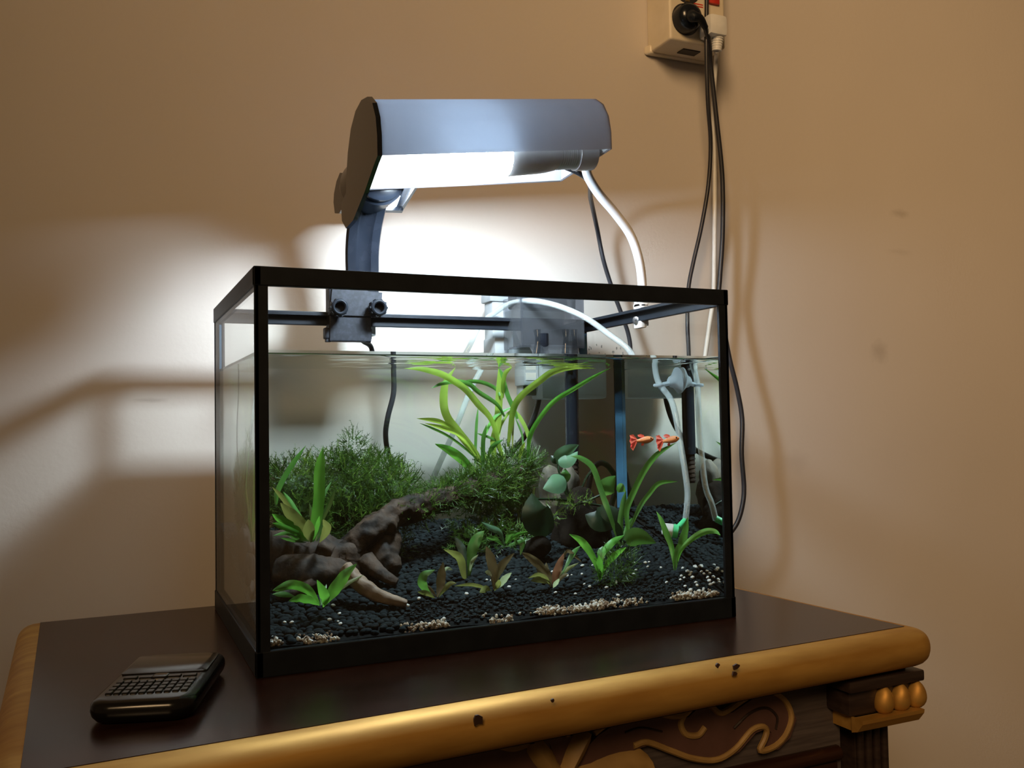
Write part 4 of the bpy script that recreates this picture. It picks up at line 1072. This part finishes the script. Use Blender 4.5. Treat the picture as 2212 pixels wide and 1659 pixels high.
shell(.0, -.0012, 0, HLN, 'hood', 'hood_plastic')
shell(-.0016, -.0022, .002, HLN-.002, 'reflector', 'reflector_white')
def endcap(s, th, name, thick):
    A0 = sect(1, th); m = MB(); m.prism([hpnt(s, a, b_) for a, b_ in A0], axn*thick); return m.build(name, 'hood_plastic', hl)
A0 = sect(1, .0022); A0 = A0+[(.122, -.012), (.119, -.028), (.104, -.038), (.078, -.036), (.040, -.021), (.008, -.005)]  # plate extended down and back to block light towards the left wall
m = MB(); m.prism([hpnt(-.004, a, b_) for a, b_ in A0], axn*.004); m.build('end_cap', 'glossy_black_plastic', hl)['label'] = 'black rounded end plate, extended to block light'
endcap(HLN-.0012, -.0002, 'end_cap', .0012)
for s_e in (HLN-.0022, .0006):
    m = MB(); m.prism([hpnt(s_e, a, b_) for a, b_ in sect(1, -.003)], axn*.0006); m.build('end_reflector', 'reflector_white', hl)
# bulb on the hood axis
bo = hpnt(HLN-.003, .030, .005)
m = MB(); pr_ = [(.002, .016), (.020, .016)]
for k in range(9): pr_ += [(.021+k*.0022, .0145), (.0221+k*.0022, .0135)]
pr_ += [(.042, .0140)]
m.lathe(pr_, bo, -axn, 20); m.build('bulb_socket', 'white_enamel', hl, True)
m = MB(); m.lathe([(.042, .0150), (.050, .0165), (.058, .0172), (.090, .0185)], bo, -axn, 24); m.build('bulb_collar', 'white_enamel', hl, True)
m = MB(); m.lathe([(.090, .0182), (.096, .0198), (.104, .0205), (.125, .0208), (.142, .0204), (.150, .0200)], bo, -axn, 16); m.build('bulb', 'bulb_glow', hl, True)
m = MB(); m.lathe([(.150, .0202), (.156, .0198), (.163, .0165), (.168, .010), (.170, .003)], bo, -axn, 20); m.build('bulb_tip', 'panel_glow', hl, True)
# white support tube and clip on the right rim
tp = [hpnt(HLN-.006, .062, .006), at(1262, 350, .120), at(1270, 380, .120), at(1293, 418, .122), at(1330, 462, .126), at(1362, 508, .131), at(1380, 560, .135), at(1387, 612, .140), at(1385, 655, .140), at(1383, 668, .140)]
m = MB(); m.tube(spline(tp, 6), .0046, 14); m.build('support_tube', 'white_enamel', hl, True)
q = at(1383, 660, .140)
cp = MB(); cp.box((q.x-.004, .133, H-.020), (q.x+.003, .147, H+.005), .0015); cp.box((q.x-.004, .133, H+.001), (W+.004, .147, H+.005), .001); cp.box((W+.0005, .133, H-.018), (W+.004, .147, H+.004), .001)
cp.tube([(q.x, .140, H+.004), (q.x, .140, H+.014)], .0062, 12)
clip = cp.build('rim_clip', 'white_enamel', hl, True)
m = MB(); m.lathe([(0, .0045), (.002, .0042), (.0025, .003)], (q.x-.0035, .1415, H-.012), (-1, -.25, 0), 14); m.box((q.x-.0062, .1385, H-.0125), (q.x-.0056, .1445, H-.0115)); m.build('clip_screw', 'steel', clip, True)

# ------------------------------------------------------------------ power strip on the wall
FY = WY-.052
s0, s1 = at(1447, 40, FY), at(1566, 40, FY); zb = at(1447, 84, FY).z
ps = thing('power_strip', 'cream multi-socket power strip fixed to the wall at the top', 'power strip', ((s0.x+s1.x)/2, WY, zb))
m = MB(); x0, x1, zt = s0.x, s1.x, zb+.30
m.prism([(x0, WY, zb), (x0, WY, zt), (x0, FY, zt), (x0, FY, zb)], (x1-x0, 0, 0))
m.prism([(x0-.006, WY, zb-.002), (x0-.006, WY, zb+.010), (x0-.001, WY-.010, zb+.010), (x0-.001, WY-.010, zb-.002)], (x1-x0+.010, 0, 0))
o = m.build('housing', 'cream_plastic', ps)
bv = o.modifiers.new('bevel', 'BEVEL'); bv.width = .003; bv.segments = 3
for (px, py) in ((1481, 42), (1484, -26)):
    q = at(px, py, FY)
    m = MB(); m.lathe([(-.0012, .0205), (.0004, .0200), (.0006, .0190)], q, (0, -1, 0), 32); so = m.build('socket', 'socket_inside', ps, True)
    m = MB()
    a_ = 0
    m.lathe([(-.003, .0215), (.001, .0215), (.0012, .0198)], q+V((0, .0015, 0)), (0, -1, 0), 32); m.build('socket_ring', 'cream_plastic', so, True)
    for s in (-1, 1):
        m = MB(); m.box(q+V((-.003, -.0012, s*.016-.0015)), q+V((.003, .0, s*.016+.0015))); m.build('earth_clip', 'brass', so)
q = at(1490, 111, WY-.028)
m = MB(); m.box((q.x-.014, WY-.034, zb-.0012), (q.x+.012, WY-.020, zb+.0006)); m.build('vent_slot', 'socket_inside', ps)
q = at(1540, 4, FY); m = MB(); m.box((q.x-.008, FY-.004, q.z-.004), (q.x+.008, FY+.002, q.z+.02), .002); m.build('switch', 'red_plastic', ps, True)
for k in range(2):
    q = at(1507, 9+k*5, FY); m = MB(); m.box((q.x-.008, FY-.0003, q.z-.0007), (q.x+.008, FY+.0003, q.z+.0007)); m.build('red_mark', 'red_plastic', ps)

# ------------------------------------------------------------------ plugs and cables
def cable(name, label, pts, r, mat, cat='cable', sm=7, org=None):
    m = MB(); m.tube(spline(pts, sm), r, 10)
    o = m.build(name, mat, None, True, org=pts[-1]); tag(o, label, cat, 'cables hanging by the aquarium'); return o
def tail(p, x=None):   # the cable goes on down behind the table to the floor side
    x = p.x if x is None else x
    return [p, V((x, .300, min(.05, p.z-.04))), V((x, .304, -.10)), V((x, .306, -.40))]
CR = .0030
pq = at(1480, 42, FY-.004)
pg = thing('black_plug', 'black round plug with its cord in the lower socket of the power strip', 'plug', pq)
m = MB(); m.lathe([(-.002, .0175), (.008, .0175), (.014, .0150), (.018, .009)], pq, (0, -1, 0), 24); m.build('plug_face', 'glossy_black_plastic', pg, True)
e = at(1497, 36, FY-.028); m = MB(); m.tube(spline([pq+V((0, -.012, 0)), e, at(1512, 40, FY-.028), at(1524, 60, FY-.022)], 5), [.008, .0065, .005, .0036], 12); m.build('strain_relief', 'black_plastic', pg, True)
m = MB(); m.tube(spline([at(1523, 58, FY-.022), at(1531, 90, FY-.012), at(1536, 150, FY), at(1548, 260, .290), at(1560, 380, .295), at(1561, 500, .298), at(1555, 600, .300), at(1553, 640, .300), at(1562, 700, .300), at(1576, 775, .298), at(1592, 840, .297), at(1603, 905, .295), at(1602, 980, .292), at(1607, 1050, .290), at(1604, 1090, .289), at(1593, 1128, .290), at(1572, 1160, .293), at(1548, 1200, .298), V((.478, .303, -.06)), V((.474, .306, -.40))], 6), CR, 10)
m.build('cord', 'cable_rubber', pg, True)
cable('power_cable', 'black cable dropping from above across the power strip to the back rim', [at(1527, -40, FY-.012), at(1526, 60, FY-.012), at(1526, 120, FY-.010), at(1529, 220, .280), at(1535, 310, .290), at(1530, 400, .296), at(1515, 490, .300), at(1498, 565, .301), at(1487, 625, .300), at(1485, 700, .295), at(1488, 770, .295), at(1490, 900, .295)]+tail(at(1478, 1010, .295)), .0026, 'cable_rubber')
wq = at(1548, 62, FY-.002)
wpg = thing('white_plug', 'white plug with ribbed strain relief and white cord beside the black plug', 'plug', wq)
m = MB(); a, c = at(1528, 30, FY-.02), at(1567, 82, FY-.02); m.box((a.x, FY-.026, c.z), (c.x, FY-.0005, a.z), .005); m.build('plug_face', 'white_plastic', wpg, True)
m = MB(); t0, t1 = at(1550, 80, FY-.015), at(1548, 110, FY-.013); m.tube([t0, t1], [.0075, .0060], 12)
for k in range(5):
    m.tube([t0.lerp(t1, .1+.17*k), t0.lerp(t1, .16+.17*k)], .0080-.0004*k, 12)
m.build('strain_relief', 'white_plastic', wpg, True)
m = MB(); m.tube(spline([t1, at(1547, 130, .290), at(1542, 200, .300), at(1541, 270, .304), at(1544, 400, .306), at(1543, 560, .306), at(1541, 640, .305), at(1533, 700, .303), at(1524, 765, .300), at(1512, 850, .300)]+tail(at(1500, 960, .300)), 6), .0028, 10); m.build('cord', 'white_cable', wpg, True)
cable('lamp_cable', 'dark cable running from the hood lamp down behind the tank', [hpnt(HLN-.03, .07, .01), at(1266, 385, .14), at(1276, 430, .24), at(1290, 495, .29), at(1303, 560, .298), at(1322, 622, .300), at(1345, 685, .300), at(1358, 725, .300), at(1362, 765, .300), at(1360, 860, .300)]+tail(at(1352, 980, .300)), .0026, 'cable_rubber')
cable('lamp_cable', 'dark cable hanging from the clip-on lamp behind the left of the back glass', [at(775, 730, .272), at(786, 738, .276), at(803, 754, .285), outw(850, 790, .292), outw(850, 850, .295), outw(838, 900, .297), outw(833, 940, .297), outw(840, 985, .297), outw(860, 1040, .297)]+tail(outw(880, 1100, .297)), .0027, 'cable_rubber')
cable('filter_cable', 'black filter cable sweeping down left behind the ribbon plant', [V((fx0-.008, D+.036, .208)), outw(1163, 840, .298), outw(1160, 880, .300), outw(1138, 935, .301), outw(1100, 980, .301), outw(1060, 1005, .300), outw(1000, 1030, .300), outw(945, 1052, .298), outw(900, 1090, .298)]+tail(outw(850, 1150, .298)), .0030, 'cable_rubber')
cable('filter_cable', 'black cable looping up behind the dome stone near the blue corner', [outw(1262, 1110, .292), outw(1272, 1050, .292), outw(1280, 1015, .292), outw(1298, 1000, .292), outw(1318, 1012, .292), outw(1332, 1045, .292), outw(1345, 1100, .292)], .0031, 'cable_rubber')
